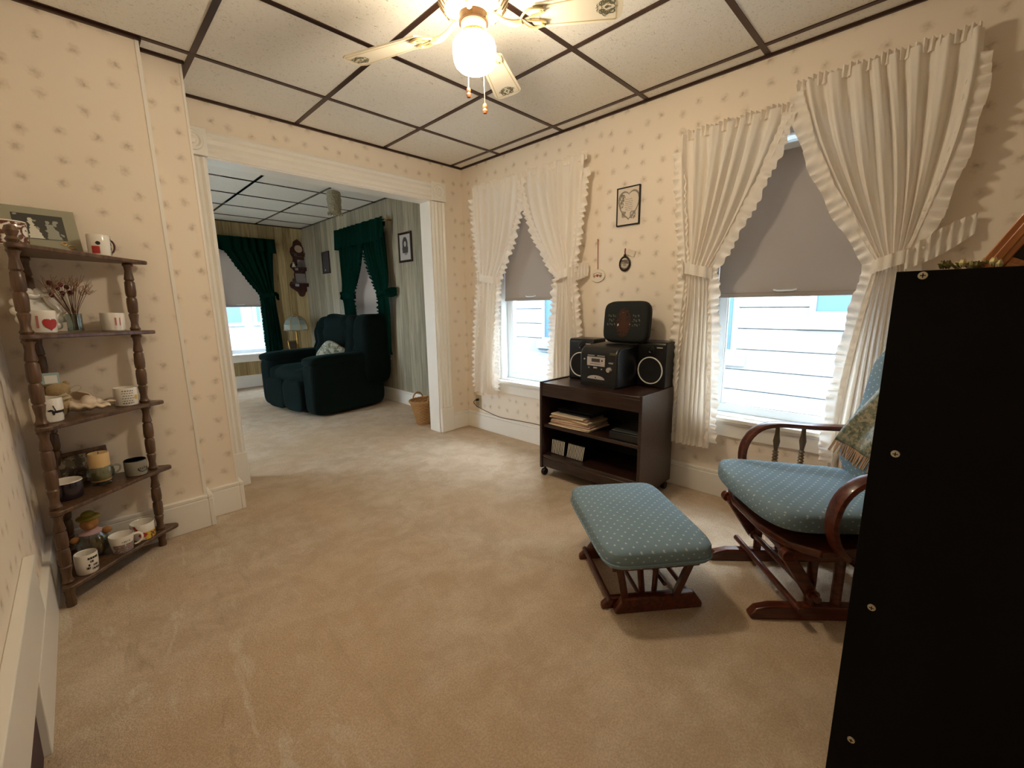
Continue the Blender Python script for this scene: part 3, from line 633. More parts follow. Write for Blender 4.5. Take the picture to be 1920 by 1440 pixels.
# mains cable and outlet
ol = thing('power_outlet', 'cream power outlet low on the wall below the narrow window curtain', 'power outlet', (0, -.145, .245))
MB().box(-.006, 0, -.036, .036, -.058, .058).build('cover_plate', M('old_ivory_plastic', 'b9ab8c', .4), ol, bevel=.002)
for z in (-.022, .022): MB().lathe([(.016, 0), (.016, .002)], 20, T=TR((-.006, 0, z), (0, -PI/2, 0))).build('socket', M('ivory_socket', 'a8997a', .4), ol)
pc = thing('power_cord', 'thin black power cord running from the outlet to the audio cart', 'power cord', (-.02, -.145, .262))  # ordinary power cord of the audio cart, no extension lead
MB().lathe([(.0, .028), (.008, .026), (.011, .004), (.011, 0)], 14, T=TR((.012, 0, 0), (0, -PI/2, 0))).build('plug', BLACKM, pc)
path = [Vector((-.02, 0, 0)), Vector((-.03, .012, -.02)), Vector((-.02, -.03, -.055)), Vector((-.014, -.16, -.085)), Vector((-.014, -.32, -.105)), Vector((-.02, -.50, -.095)), Vector((-.018, -.75, -.088)), Vector((-.03, -1.05, -.09)), Vector((-.035, -1.17, -.09))]
sm = []
for i in range(len(path)-1):
    p0, p1, p2, p3 = path[max(i-1, 0)], path[i], path[i+1], path[min(i+2, len(path)-1)]
    for j in range(8):
        t = j/8; sm.append(.5*((2*p1)+(p2-p0)*t+(2*p0-5*p1+4*p2-p3)*t*t+(3*p1-p0-3*p2+p3)*t**3))
MB().tube(sm+[path[-1]], .0028, 8).build('cable', BLACKM, pc)

# ================================================================== WALL THINGS
def pic_frame(name, label, axis, at, u, z, w_, h_, fw, fmat, pmat, fn=None, mats=(), n=70, depth=.014, tilt=0., cat='framed picture', s=-1):
    """axis 0: hangs on an x wall (faces -x); axis 1: on a y wall (faces -y)"""
    t = thing(name, label, cat, (at, u, z) if axis == 0 else (u, at, z), -PI/2 if axis == 0 else 0)
    t.rotation_euler = (0, tilt, -PI/2 if axis == 0 else 0)
    mb = MB(); a, b = w_/2, h_/2
    for x0, x1, z0, z1 in ((-a, -a+fw, -b+fw, b-fw), (a-fw, a, -b+fw, b-fw), (-a, a, b-fw, b), (-a, a, -b, -b+fw)): mb.box(x0, x1, -depth, 0, z0, z1)
    mb.build('frame', fmat, t, bevel=.0015)
    mb = MB().box(-a+fw, a-fw, -depth*.55, -depth*.3, -b+fw, b-fw)
    if fn: mb.mask(w_-2*fw, h_-2*fw, n, fn, lambda x, y: (x, -depth*.55-.0006, y))
    mb.build('print', [pmat, *mats], t, smooth=0); return t
GL = M('grey_ink', '8d8474', .6); GD = M('dark_ink', '4e463a', .6); CR = M('cream_print_paper', 'e2d5c4', .6)
def heart_pic(x, y):
    h = heart(x*.95-.05, (y-.05)*1.15); h2 = heart((x*.95-.05)*1.13, (y-.05)*1.15*1.13)
    nz = mnoise.noise(Vector((x*7, y*7, 0)))
    if h and not h2: return 1
    for cx, cy, r in ((-.55, .45, .28), (-.65, .1, .22), (-.4, -.42, .24), (.45, -.5, .28)):
        if math.hypot(x-cx, (y-cy)*1.2) < r and abs(math.sin(math.hypot(x-cx, y-cy)*38+math.atan2(y-cy, x-cx)*3)) > .45 and nz > -.25: return 2 if nz > .15 else 1
    if h and abs(x-.05) < .36 and -.25 < y < .4 and abs(math.sin(y*30)) > .85 and math.sin(x*60+y*20) > -.3: return 1
    return None
pic_frame('framed_print', 'small black-framed heart and roses print on the wall between the windows', 0, -.002, -1.592, 1.672, .155, .222, .006, BLACKM, CR, heart_pic, (GL, GD))
# oval plaque with three hearts
pl = thing('hanging_plaque', 'white oval plaque with three hearts hanging on a long red ribbon', 'wall ornament', (-.004, -1.383, 1.274))
T = TR((0, 0, 0), (0, -PI/2, 0), (.75, 1, 1)); mats = [M('cream_painted_plaque', 'e9dfcc', .5), M('red_paint', 'a8332a', .5), M('dusty_pink_paint', 'a98070', .5), M('olive_grey_paint', '7c7460', .5)]
mb = MB().lathe([(0, 0), (.054, 0), (.056, .003), (.054, .006), (0, .006)], 48, T=T)
def plq(x, y):
    for cx, cy, c in ((-.55, -.12, 2), (0, -.02, 1), (.55, -.12, 3)):
        if heart((x-cx)/.27, (y-cy)/.34): return c
    if abs(math.hypot(x/1.1, (y+.35))-.95) < .09 and y > .3 and math.sin(x*46) > -.2: return 3
    return None
mb.mask(.084, .06, 60, plq, lambda x, y: (-.0068, -x, y)); mb.build('plaque', mats, pl)
MB().tube([(-.004, 0, .035), (-.003, .002, .13), (-.003, .004, .225)], .0022, 6).build('ribbon', M('red_ribbon', 'a23a2a', .6), pl)
MB().lathe([(.003, 0), (.006, .004), (0, .006)], 10, T=TR((0, .004, .226), (0, -PI/2, 0))).build('pin', BRASS, pl)
# small oval portrait ornament with tag
pm = thing('hanging_ornament', 'small dark oval framed ornament with a paper tag, hanging below the heart print', 'wall ornament', (-.004, -1.580, 1.335))
T = TR((0, 0, 0), (0, -PI/2, 0), (1.18, 1, 1)); MB().lathe([(.0, 0), (.038, 0), (.040, .006), (.034, .010), (.029, .006)], 40, T=T, cap=False).lathe([(.006, -.003), (.010, 0), (.006, .003)], 12, T=TR((-.005, 0, .05), (0, PI/2, 0))).build('oval_frame', M('dark_brown_oval_frame', '2a170c', .3), pm)
mb = MB().lathe([(0, .0055), (.030, .0055)], 36, T=T)
def fig(x, y):
    if math.hypot(x/.22, (y-.25)/.2) < 1 and y > .2 or abs(abs(x)-.28+.1*y) < .07 and -.5 < y < .2 or math.hypot(x/.35, (y+.35)/.25) < 1 and abs(math.sin(x*22)) > .6: return 1
mb.mask(.042, .05, 36, fig, lambda x, y: (-.0062, -x, y)); mb.build('portrait', [CR, GL], pm)
MB().tube([(-.004, -.0, .05), (-.004, .0015, .075), (-.004, -.001, .092)], .0035, 6).build('red_loop', M('red_cord', '8d2a22', .6), pm)
MB().box(-.001, .001, -.028, .028, -.018, .018, T=TR((-.003, -.04, .062), (.35, 0, 0))).build('paper_tag', CR, pm, smooth=0)

# ================================================================== OTTOMAN
DOT = dotted('blue_dotted_upholstery', '7790a0', '859eac', 'c3d0d4', 36)
def hull_leg(mb, p0, p1, w_, t_, T=None): mb.tube([p0, p1], w_, 4, flat=t_/w_, T=T)
ot = thing('ottoman', 'cherry wood gliding ottoman with a blue dotted cushion, in front of the glider chair', 'ottoman', (-1.005, -2.235, 0), math.radians(50.7-90))
# local y = long axis, x = short axis
mb = MB().sq((0, 0, 0), (.198, .282, .047), .42, .26, 64, 20, warp=lambda p: (p.x, p.y, p.z+(.012*(1-(p.x/.2)**2)*(1-(p.y/.285)**2) if p.z > 0 else 0)))
mb.build('cushion', DOT, ot, smooth=80, loc=(0, 0, .243), rot=(0, 0, 0))
MB().tube([(.199*math.copysign(abs(math.cos(q))**.26, math.cos(q)), .283*math.copysign(abs(math.sin(q))**.26, math.sin(q)), .229) for q in [2*PI*i/80 for i in range(80)]], .0035, 6, closed=True).build('piping', DOT, ot)
MB().box(-.16, .16, -.23, .23, .176, .199).build('seat_board', REDWOOD, ot, bevel=.004)
def foot(mb, y, x0, x1, h=.045, w_=.022, lift=.0):
    mb.prism([(x0, .0), (x0-.0, .02), (x0+.03, h), (x1-.03, h), (x1, .02), (x1, 0)], -w_/2, w_/2, T=Matrix(((1, 0, 0, 0), (0, 0, 1, y), (0, 1, 0, 0), (0, 0, 0, 1))))
for sy, nm in ((-1, 0), (1, 0)):
    y = .155*sy-.02
    mb = MB(); foot(mb, y, -.18, .18); rail = mb.build('floor_rail', REDWOOD, ot, bevel=.006, seg=3)
    mb = MB(); foot(mb, y-.03*sy*-1, -.14, .185, .062, .03); mb.build('outer_rail', REDWOOD, ot, bevel=.007, seg=3)
    for xa, xb in ((-.04, -.025), (.025, .02)):
        mb = MB().tube([(xb, y, .04), (xa, y, .182)], .019, 8, flat=.45); mb.build('slat', REDWOOD, ot)
    MB().tube([(-.10, y+.03*sy, .045), (-.125, y+.03*sy, .182)], .026, 4, flat=.5).build('leg', REDWOOD, ot, bevel=.003)
    MB().tube([(.085, y+.03*sy, .045), (.14, y+.03*sy, .182)], .030, 4, flat=.5).build('leg', REDWOOD, ot, bevel=.003)
for x, z, r in ((-.15, .035, .010), (.15, .035, .010), (-.04, .05, .008), (.05, .09, .008)):
    MB().tube([(x, -.195, z), (x, .155, z)], r, 12).build('dowel', REDWOOD, ot)

# ================================================================== GLIDER CHAIR
gl = thing('glider_chair', 'cherry wood glider chair with blue dotted cushions, by the wide window', 'glider chair', (-.69, -2.665, 0), math.radians(41.8))
# local +y = forward, +x = towards the window
def seatwarp(p): # wide rounded front, narrower back, dished
    t = (p.y+.26)/.52; k = .84+.2*t; fr = .03*(1-(p.x/.27)**2) if p.y > .1 else 0
    return (p.x*k, p.y+fr, p.z+.03*t-.014*(1-(p.x/.28)**2)*(1-(p.y/.28)**2)*(p.z > 0))
mb = MB().sq((0, -.13, .37), (.262, .27, .048), .42, .34, 64, 22, warp=seatwarp); mb.build('seat_cushion', DOT, gl, smooth=80)
MB().prism([(-.24, -.38), (.24, -.38), (.28, .02), (.22, .09), (.1, .125), (-.1, .125), (-.22, .09), (-.28, .02)], .288, .316).build('seat_frame', REDWOOD, gl, bevel=.006, seg=3)
BT = TR((0, -.40, .40), (math.radians(17), 0, 0))
mb = MB()
for zc_, hh in ((.12, .14), (.34, .14), (.53, .10)): pass
mb.sq((0, .03, .27), (.235, .05, .30), .5, .42, 56, 30, 0, BT, warp=lambda p: (p.x*(1+.08*math.sin((p.z+.3)*4)), p.y-.012*math.cos(p.z*17), p.z)); mb.build('back_cushion', DOT, gl, smooth=80)
mb = MB()
for sx in (-1, 1): mb.tube([BT @ Vector((.225*sx, -.03, -.12)), BT @ Vector((.24*sx, -.035, .25)), BT @ Vector((.20*sx, -.035, .56))], .017, 8)
mb.tube([BT @ Vector((.2*math.cos(q), -.035, .56+.05*math.sin(q))) for q in [PI*i/12 for i in range(13)]], .02, 8); mb.build('back_frame', REDWOOD, gl)
for i in range(5): MB().tube([BT @ Vector((-.14+.07*i, -.035, -.1)), BT @ Vector((-.14+.07*i, -.035, .58))], .009, 8).build('back_spindle', REDWOOD, gl)
SPIN = M('worn_brass_brown_spindle', '6f5430', .3, coat=.4)
for sx in (-1, 1):
    x = .285*sx
    pts = bez((x*.98, -.05, .30), (x*1.03, .045, .38), (x*1.03, .02, .55), (x*1.03, -.10, .565), 14)+bez((x*1.03, -.12, .567), (x*1.03, -.15, .575), (x, -.25, .555), (x*.92, -.44, .56), 10)
    MB().tube(pts, .028, 10, flat=.5, up=(1, 0, 0)).build('armrest', REDWOOD, gl)
    for y in (-.13, -.24):
        prof = [(0, 0), (.009, 0)]
        for i in range(9): zz = .03+i*.014; prof += [(.013, zz), (.008, zz+.007)]
        prof += [(.009, .16), (.014, .19), (.009, .225), (.008, .26), (0, .26)]
        MB().lathe(prof, 14, T=TR((x*1.0, y, .305))).build('arm_spindle', SPIN, gl)
    # base: floor runner, slats, top rail, swing arms
    xb = .175*sx
    mb = MB(); mb.prism([(-.42, 0), (-.42, .03), (-.37, .052), (.10, .052), (.15, .040), (.172, .015), (.168, 0)], -.018, .018, T=Matrix(((0, 0, 1, xb), (1, 0, 0, 0), (0, 1, 0, 0), (0, 0, 0, 1)))); mb.build('floor_runner', REDWOOD, gl, bevel=.006, seg=3)
    for y in (-.30, -.21, -.12, -.03): MB().tube([(xb, y, .05), (xb, y, .225)], .016, 8, flat=.5).build('base_slat', REDWOOD, gl)
    MB().box(xb-.014, xb+.014, -.36, .06, .222, .25).build('base_rail', REDWOOD, gl, bevel=.006, seg=3)
    xs = .222*sx
    MB().box(xs-.013, xs+.013, -.34, .09, .255, .288).lathe([(0, -.014), (.022, -.014), (.022, .014), (0, .014)], 16, T=TR((xs, .09, .268), (0, PI/2, 0))).build('glide_rail', REDWOOD, gl, bevel=.004)
    for y, yt in ((-.02, .085), (-.33, -.25)):
        T = TR((xs-.026*sx, 0, 0)); MB().tube([(0, yt, .27), (0, y, .11)], .022, 10, flat=.45, T=T, up=(0, 1, 0)).lathe([(0, -.016), (.013, -.016), (.013, .016), (0, .016)], 14, T=TR((xs-.026*sx, yt, .268), (0, PI/2, 0))).lathe([(0, -.018), (.02, -.018), (.02, .018), (0, .018)], 14, T=TR((xs-.026*sx, y, .11), (0, PI/2, 0))).build('swing_arm', REDWOOD, gl)
for y, z, r in ((.03, .068, .012), (-.02, .11, .012), (.075, .262, .012), (-.34, .068, .012), (-.33, .11, .012), (-.15, .236, .012)):
    MB().tube([(-.235, y, z), (.235, y, z)], r, 12).build('cross_dowel', REDWOOD, gl)
# throw over the chair back, near side
THR = [blotch('sage_woven_throw', ['7d8068', '5c6350', 'a59a80'], 55), M('peach_fringe', 'c2a385', .9)]
th = thing('throw_blanket', 'sage woven throw with a peach fringe draped over the glider chair back', 'blanket', (-.69, -2.665, 0), math.radians(41.8))
def thp(u, v): return BT @ Vector((-.16+u*(.37-.16*v), .102+.010*math.sin(u*14+v*3)+.006*math.sin(v*11)-.03*abs(u-.5)*v, .10+.52*v-.03*(1-u)*(1-v)))
mb = MB(); mb.grid(26, 26, thp); mb.build('cloth', THR[0], th, smooth=80, solid=.006)
mb = MB(); dn = BT.to_3x3() @ Vector((0, 0, -1))
for i in range(60):
    p = thp(i/59, 0); e = Vector((random.uniform(-.005, .005), random.uniform(-.004, .004), 0)); mb.tube([p, p+dn*.028+e, p+dn*.05+e*2], .0024, 5)
mb.build('fringe', THR[1], th)
# ================================================================== BLACK BOOKCASE
BK = M('black_painted_chipboard', '0a0908', .7, spec=.15, var=.25, vscale=300)
bc = thing('bookcase', 'tall black bookcase seen from its back, cropped at the right edge', 'bookcase', (-1.363, -2.947, 0))
MB().box(0, .016, -.80, 0, .0, 1.143).build('back_board', BK, bc, bevel=.001)
for y in (-.018, -.80): MB().box(.016, .30, y, y+.018, 0, 1.143).build('side_board', BK, bc)
for z in (.04, .41, .77, 1.125): MB().box(.016, .295, -.782, -.018, z, z+.018).build('shelf', BK, bc)
SCW = M('zinc_screw', 'cfc8b4', .35, .6)
for y in (-.037, -.76):
    for z in (1.134, .793, .453, .118):
        mb = MB().lathe([(.0072, 0), (.0066, .0025), (.003, .0032), (0, .0022)], 16, T=TR((0, y, z), (0, -PI/2, 0))); sc_ = mb.build('screw', SCW, bc)
        MB().box(-.0034, -.0028, y-.0009, y+.0009, z-.004, z+.004).box(-.0034, -.0028, y-.004, y+.004, z-.0009, z+.0009).build('screw_slot', BLACKM, sc_, smooth=0)
fl = thing('artificial_flower_spray', 'pale yellow and olive dried flower spray lying on top of the black bookcase', 'dried flowers', (-1.31, -3.022, 1.143)); fl.scale = (.6, .42, .75)
LEAF = M('olive_leaf', '6a6630', .7, var=.2); PET = M('pale_yellow_petal', 'cfc48e', .7, var=.15)
mb = MB(); mb2 = MB(); r_ = random.Random(5)
for i in range(9):
    y = .035-.021*i+r_.uniform(-.005, .005); z = .009+r_.uniform(0, .008)
    (mb if i in (0, 1, 5, 6) else mb2).sq((r_.uniform(-.012, .012), y, z), (.012, .013, .009), 1, 1, 10, 6, warp=lambda p: (p.x, p.y, p.z*(1+.4*math.sin(p.x*600+p.y*500))))
for i in range(10):
    y = .03-.018*i; mb.tube([(0, y, .006), (-.006, y+.012, .014), (-.010, y+.022, .012+.006*r_.random())], [.004, .006, .001], 6, flat=.3)
mb2.build('blossoms', PET, fl); mb.build('leaves', LEAF, fl)
ff = thing('picture_frame', 'orange-brown wooden picture frame leaning on the bookcase at the right edge', 'picture frame', (-1.30, -3.052, 1.148))
ff.rotation_euler = (math.radians(27), 0, 0)
OW = wood('honey_wood_frame', 'a05f28', 'c98a4c', .3, 2)
for y0, y1, z0, z1, nm in ((-.03, 0, 0, .30, 'frame_side'), (-.30, -.27, 0, .30, 'frame_side'), (-.27, -.03, 0, .03, 'frame_bottom'), (-.27, -.03, .27, .30, 'frame_top')):
    MB().box(-.012, .012, y0, y1, z0, z1).box(-.016, -.012, y0+.009, y1-.009 if y1-y0 < .05 else y1, z0 if z1-z0 > .05 else z0+.009, z1 if z1-z0 > .05 else z1-.009).build(nm, OW, ff, bevel=.003)
MB().box(-.002, .004, -.27, -.03, .03, .27).build('picture', M('dark_backing', '201814', .6), ff)
# ================================================================== CORNER SHELF
LEAN = .034
def leanp(x, y, z): return (x+LEAN*z, y, z)
cs = thing('corner_shelf', 'five-tier corner shelf with turned brown posts, crowded with mugs and keepsakes', 'corner shelf', (-2.635, -.475, 0))
cs.rotation_euler = (0, LEAN, 0); B0 = Vector((-2.635, -.475, 0))
TZ = [.085, .378, .69, 1.01, 1.31]   # middle of each board
def tier(z, sc=1.):
    a = Vector((.0, -.372)); b = Vector((.388, -.032)); n_ = Vector((b.y-a.y, a.x-b.x)).normalized()
    poly = [(0, 0), (0, -.34)]
    for i in range(6): q = PI+PI*.6*i/5; poly.append((.022+.022*math.cos(q), -.352+.022*math.sin(q)))
    m1, m2 = Vector((.045, -.362)), Vector((.362, -.058))
    for i in range(1, 10):
        t = i/10; p = m1.lerp(m2, t)-n_*(-.004)*math.sin(PI*t)*-1; poly.append((p.x, p.y))
    for i in range(6): q = -PI*.3+PI*.6*i/5; poly.append((.366+.022*math.cos(q), -.036+.022*math.sin(q)))
    poly += [(.34, 0)]
    return MB().prism(poly, z-.008, z+.008).build('shelf_board', SHELFWOOD, cs, bevel=.004)
for z in TZ: tier(z)
def post(x, y, zt):
    segs = [(0, TZ[0])]+list(zip(TZ, TZ[1:]))
    prof = [(.0, 0), (.014, 0), (.016, .02), (.013, .04), (.016, .06), (.014, .085)]
    for a, b in zip(TZ, TZ[1:]):
        a += .008; b -= .008; L = b-a
        for t, r in ((0, .016), (.03, .019), (.06, .014), (.12, .0125), (.24, .0175), (.26, .0135), (.28, .0175), (.42, .019), (.48, .0175), (.5, .0135), (.52, .0175), (.58, .019), (.72, .0175), (.74, .0135), (.76, .0175), (.88, .0125), (.94, .014), (.97, .019), (1, .016)): prof.append((r, a+L*t))
    prof += [(.0, TZ[-1])]
    MB().lathe(prof, 20, T=TR((x, y, 0))).build('turned_post', SHELFWOOD, cs)
post(.018, -.335, 1.3); post(.32, -.052, 1.3); post(.025, -.03, 1.3)
MB().lathe([(.0, 0), (.012, .0), (.018, .012), (.012, .022), (.019, .04), (.014, .055), (0, .062)], 16, T=TR((.02, -.335, 1.318))).build('finial', SHELFWOOD, cs)
def at_tier(k, x, y, dz=0.): # world point on top of tier k at plan position
    z = TZ[k]+.0085; return (x+LEAN*0, y, z+dz-LEAN*(x+2.635))
def mug(label, k, x, y, r, h, ang, body=CER, hmat=None, deco=None, mats=(), handle=True, inside=None, taper=1., dn=52, rimm=None):
    t = thing('mug', label, 'mug', at_tier(k, x, y)); t.rotation_euler = (0, LEAN, 0)
    prof = [(0, .004), (r*.86*taper, .0), (r*.95*taper, .004), (r*(taper+1)/2, h*.5), (r, h-.003), (r-.0015, h), (r-.003, h-.002), (r*(taper+1)/2-.004, h*.5), (r*.85*taper, .007), (0, .006)]
    mb = MB().lathe(prof, 44, cap=False, mfn=lambda j, i: (1 if (inside and j >= 6) else (2 if (rimm and 3 < j <= 6) else 0)))
    ml = [body, inside or body, rimm or body]+list(mats)
    if deco:
        w_, hh, z0, face, fn = deco
        rr = r*(taper+1)/2+.0014 if taper == 1 else None
        def P(px_, pz): 
            a = face+px_/r; z = z0+pz; q = min(1, max(0, z/h)); R_ = r*(taper+(1-taper)*q)+.0009 if taper != 1 else r+.0009
            if q < .5 and taper == 1: R_ = r*(.95+.05*q*2)+.0012 if q < .05 else r+.0009
            return (R_*math.cos(a), R_*math.sin(a), z)
        mb.mask(w_, hh, dn, lambda a, b: (lambda q: None if q is None else q+2)(fn(-a, b)), P)
    mb.build('cup', ml, t)
    if handle:
        R = Matrix.Rotation(ang, 4, 'Z'); pts = bez((r-.002, 0, h*.82), (r+.034, 0, h*.98), (r+.036, 0, h*.2), (r-.003, 0, h*.2), 14)
        MB().tube(pts, .0052, 10, T=R, flat=.75).build('handle', hmat or body, t)
    return t
FC = math.radians(-70)     # direction of the camera seen from the shelf
BR = M('brown_transfer_print', '6e3f28', .4); RD = M('red_transfer_print', 'b5302c', .4); BKP = M('black_transfer_print', '1f1d1e', .4); YP = M('yellow_transfer_print', 'dcb84a', .4); PK = M('pink_transfer_print', 'c47a78', .4); GR = M('grey_green_transfer', '5f6a66', .4)
def ginger(x, y):
    if abs(y) > .92: return 1 if abs(y) < .98 else None
    if x < -.1 and math.hypot((x+.45)/.33, (y-.2)/.55) < 1 and math.hypot((x+.45)/.08, (y-.25)/.12) > 1: return None if abs(x+.4) < .02 else (1 if math.hypot((x+.5)/.3, (y-.2)/.5) > .93 else None)
    n_ = mnoise.noise(Vector((x*4+3, y*4, 1)))
    return 1 if n_ > .02 or (x < -.82) else None
mug('mug printed with brown gingerbread figures, on the top tier at left', 4, -2.578, -.715, .043, .082, FC+PI, deco=(.11, .074, .041, FC+.15, ginger), mats=(BR,), handle=False)
def dotred(x, y):
    if x > .35 and y < -.1 and y > -.8: return 2
    if math.hypot((x-.45)/.2, (y-.2)/.18) < 1: return 1
    if x < -.75 and abs(math.sin(y*7)) > .5: return 1
mug('white mug with dark red handle and a red picture, on the top tier at right', 4, -2.352, -.575, .036, .082, FC+1.9, hmat=M('maroon_glaze', '4e1f24', .2, coat=.5), deco=(.075, .08, .04, FC, dotred), mats=(BKP, RD))
# wedding photo in a folded card frame
ph = thing('photo_frame', 'folded card photo frame with a black and white couple photo, on the top tier', 'photo frame', at_tier(4, -2.50, -.555)); ph.rotation_euler = (math.radians(-15), 0, math.radians(12))
MB().box(-.105, .105, 0, .004, 0, .175).build('card_mount', M('sage_grey_card', '9b9882', .6), ph)
def couple(x, y):
    n_ = mnoise.noise(Vector((x*5, y*5, 3)))*.12
    if -1 < y < .42 and abs(x+.30+.1*y) < .10+.20*max(0, -y+.1)+n_: return 1
    if math.hypot((x+.34)/.10, (y-.56)/.16) < 1: return 1
    if -1 < y < .25 and abs(x-.42+.12*y) < .17+.14*max(0, -y)+n_: return 2
    if math.hypot((x-.34)/.09, (y-.42)/.14) < 1: return 2
    if mnoise.noise(Vector((x*4, y*3, 8))) > .32: return 2
MB().box(-.068, .068, -.001, 0, .052, .148).mask(.132, .092, 60, couple, lambda x, y: (x, -.0016, y+.10)).build('photograph', [M('dark_photo_ground', '3b3a32', .3), M('pale_photo_tone', 'dcdacb', .3), M('mid_photo_tone', '9a9c90', .3)], ph, smooth=0)
MB().tube([(.075+.011*math.cos(q), -.002, .03+.006*math.sin(q)) for q in [2*PI*i/20 for i in range(20)]], .0012, 6, closed=True).tube([(.054+.007*math.cos(q), -.002, .04+.005*math.sin(q)) for q in [2*PI*i/20 for i in range(20)]], .0012, 6, closed=True).build('gold_rings', BRASS, ph)
# second tier
def hrt(x, y): return 1 if heart((x+.25)/.55, (y+.25)/.62) else (2 if x > .35 and abs(x-.55) < .07 and abs(y) < .6 else None)
mug('white mug with a red heart on the second tier, beside the left post', 3, -2.548, -.70, .040, .082, FC+PI, deco=(.085, .07, .041, FC, hrt), mats=(RD, PK), handle=False)
an = thing('ceramic_frame', 'white ornate ceramic picture frame leaning at the back of the second tier', 'picture frame', at_tier(3, -2.545, -.60)); an.rotation_euler = (math.radians(-14), 0, math.radians(22))
mb = MB()
for i in range(1): mb.tube([(.052*math.cos(q)*(1+.1*math.cos(6*q)), 0, .082+.064*math.sin(q)*(1+.1*math.cos(6*q))) for q in [2*PI*j/72 for j in range(72)]], .015, 10, closed=True, flat=.8)
for q in range(14): a = 2*PI*q/14; mb.sq((.062*math.cos(a), -.004, .082+.074*math.sin(a)), (.016, .012, .016), 1, 1, 12, 8)
mb.build('frame_moulding', CER, an, smooth=60); MB().sq((0, .004, .082), (.045, .003, .058), .3, 1, 30, 8).build('picture', M('pale_blank_picture', 'cfccc2', .4), an)
va = thing('glass_vase', 'small clear glass vase holding dried flowers on the second tier', 'vase', at_tier(3, -2.462, -.60)); VG = GLS2
MB().lathe([(0, .002), (.022, .002), (.024, .006), (.023, .03), (.024, .07), (.023, .0701), (.021, .03), (.021, .006), (0, .005)], 28, cap=False).build('glass', VG, va)
df = thing('dried_flowers', 'dried dark red and tan flowers standing in the glass vase', 'dried flowers', at_tier(3, -2.462, -.60, .006))
r_ = random.Random(11); stems = MB(); buds = MB(); tips = MB()
for i in range(34):
    a = r_.uniform(0, 2*PI); sp = r_.uniform(.02, .075); zt = r_.uniform(.15, .20); left = math.cos(a) < .1
    e = Vector((sp*math.cos(a), sp*math.sin(a)*.5, zt-.02*(sp/.07))); stems.tube(bez((r_.uniform(-.008, .008), 0, 0), (0, 0, .06), e*.55+Vector((0, 0, .02)), e, 6), .0008, 5)
    if left and i % 2 == 0: buds.sq(e, (.008, .008, .009), 1, 1, 10, 6, warp=lambda p: p*(1+.25*math.sin(p.x*900)*math.sin(p.z*900)))
    else:
        for j in range(5): d = Vector((r_.uniform(-.02, .03), r_.uniform(-.01, .01), r_.uniform(.0, .03))); tips.tube([e-Vector((0, 0, .015)), e+d], .0008, 4)
stems.build('stems', M('dry_brown_stem', '6a4a34', .9), df); buds.build('red_buds', M('deep_red_dried_bud', '6d2030', .9), df); tips.build('tan_sprays', M('tan_dried_spray', '8d6c54', .9), df)
mug('plain white mug with faint violet letters, on the second tier at right', 3, -2.35, -.545, .040, .075, FC+PI, deco=(.07, .05, .04, FC+.25, lambda x, y: 1 if (abs(x-.1) < .06 or abs(x-.5) < .07) and abs(y) < .6 else None), mats=(PK,), handle=False)
# third tier
def dogp(x, y):
    if abs(y+.25) < .17 and -.75 < x < .45: return 1
    if math.hypot((x-.55)/.2, (y-.02)/.14) < 1: return 1
    if abs(x-.2-.2*y) < .05 and -.2 < y < .7: return 1
    if (abs(x+.6) < .08 or abs(x-.35) < .08) and -.62 < y < -.2: return 1
mug('white mug with a black dog drawing and black handle, on the third tier', 2, -2.578, -.742, .042, .088, FC+PI-.25, hmat=M('black_glaze', '201c20', .2, coat=.4), deco=(.075, .05, .045, FC+.35, dogp), mats=(BKP,))
bg_ = thing('gift_bag_bear', 'tan cloth keepsake bear with a white and blue card tag, on the third tier', 'keepsake', at_tier(2, -2.555, -.625))
TAN = M('tan_burlap', 'b59d74', .9, var=.2, vscale=60, bump=.4, bscale=300); TANL = M('cream_ribbon', 'e8dcc2', .6)
mb = MB().sq((0, 0, .045), (.044, .032, .046), .8, .8, 28, 18, warp=lambda p: p*(1+.07*math.sin(p.z*130+p.x*90))).sq((.012, 0, .098), (.034, .028, .03), .9, .9, 24, 14).sq((-.014, .0, .122), (.010, .007, .010), 1, 1, 12, 8).sq((.036, 0, .122), (.010, .007, .010), 1, 1, 12, 8); mb.build('body', TAN, bg_, smooth=70)
mb = MB()
for s_ in (-1, 1): mb.tube([(s_*.004, -.03, .072), (s_*.03, -.034, .085), (s_*.042, -.032, .072), (s_*.02, -.034, .066), (0, -.03, .072)], .003, 6, flat=2)
for s_ in (0, 1): mb.tube([(.05+.016*math.cos(q)+.01, -.02, .10+.010*math.sin(q)+.004*math.cos(q)) for q in [2*PI*i/20 for i in range(20)]], .0016, 6, closed=True)
mb.build('ribbon', TANL, bg_)
mb = MB().box(-.042, .022, -.012, -.010, .125, .168).box(-.018, .016, -.0125, -.012, .128, .158, 1); mb.build('card_tag', [M('pale_teal_card', 'a9c4c2', .4), M('white_card', 'f4f4ee', .4)], bg_)
sh = thing('seashell', 'large cream conch shell lying on the third tier', 'seashell', at_tier(2, -2.475, -.615)); sh.rotation_euler = (0, LEAN, math.radians(8))
SHM = M('cream_pink_shell', 'e0cdb4', .35, var=.12, vscale=25, coat=.2)
mb = MB(); n = 70
def shell(u, v):
    t = u*3.2*2*PI; k = .0025+.026*u**1.6; cx = .085-.105*u**.8; cr = .020*u**1.5; a = 2*PI*v
    ctr = Vector((cx, cr*math.cos(t), .034+cr*math.sin(t)*.8)); rad = k*(1+.10*math.sin(a*4)*u)
    return ctr+Vector((math.cos(a)*rad*1.3, math.sin(a)*math.cos(t)*rad, math.sin(a)*math.sin(t)*rad+math.sin(a)*rad*.35))
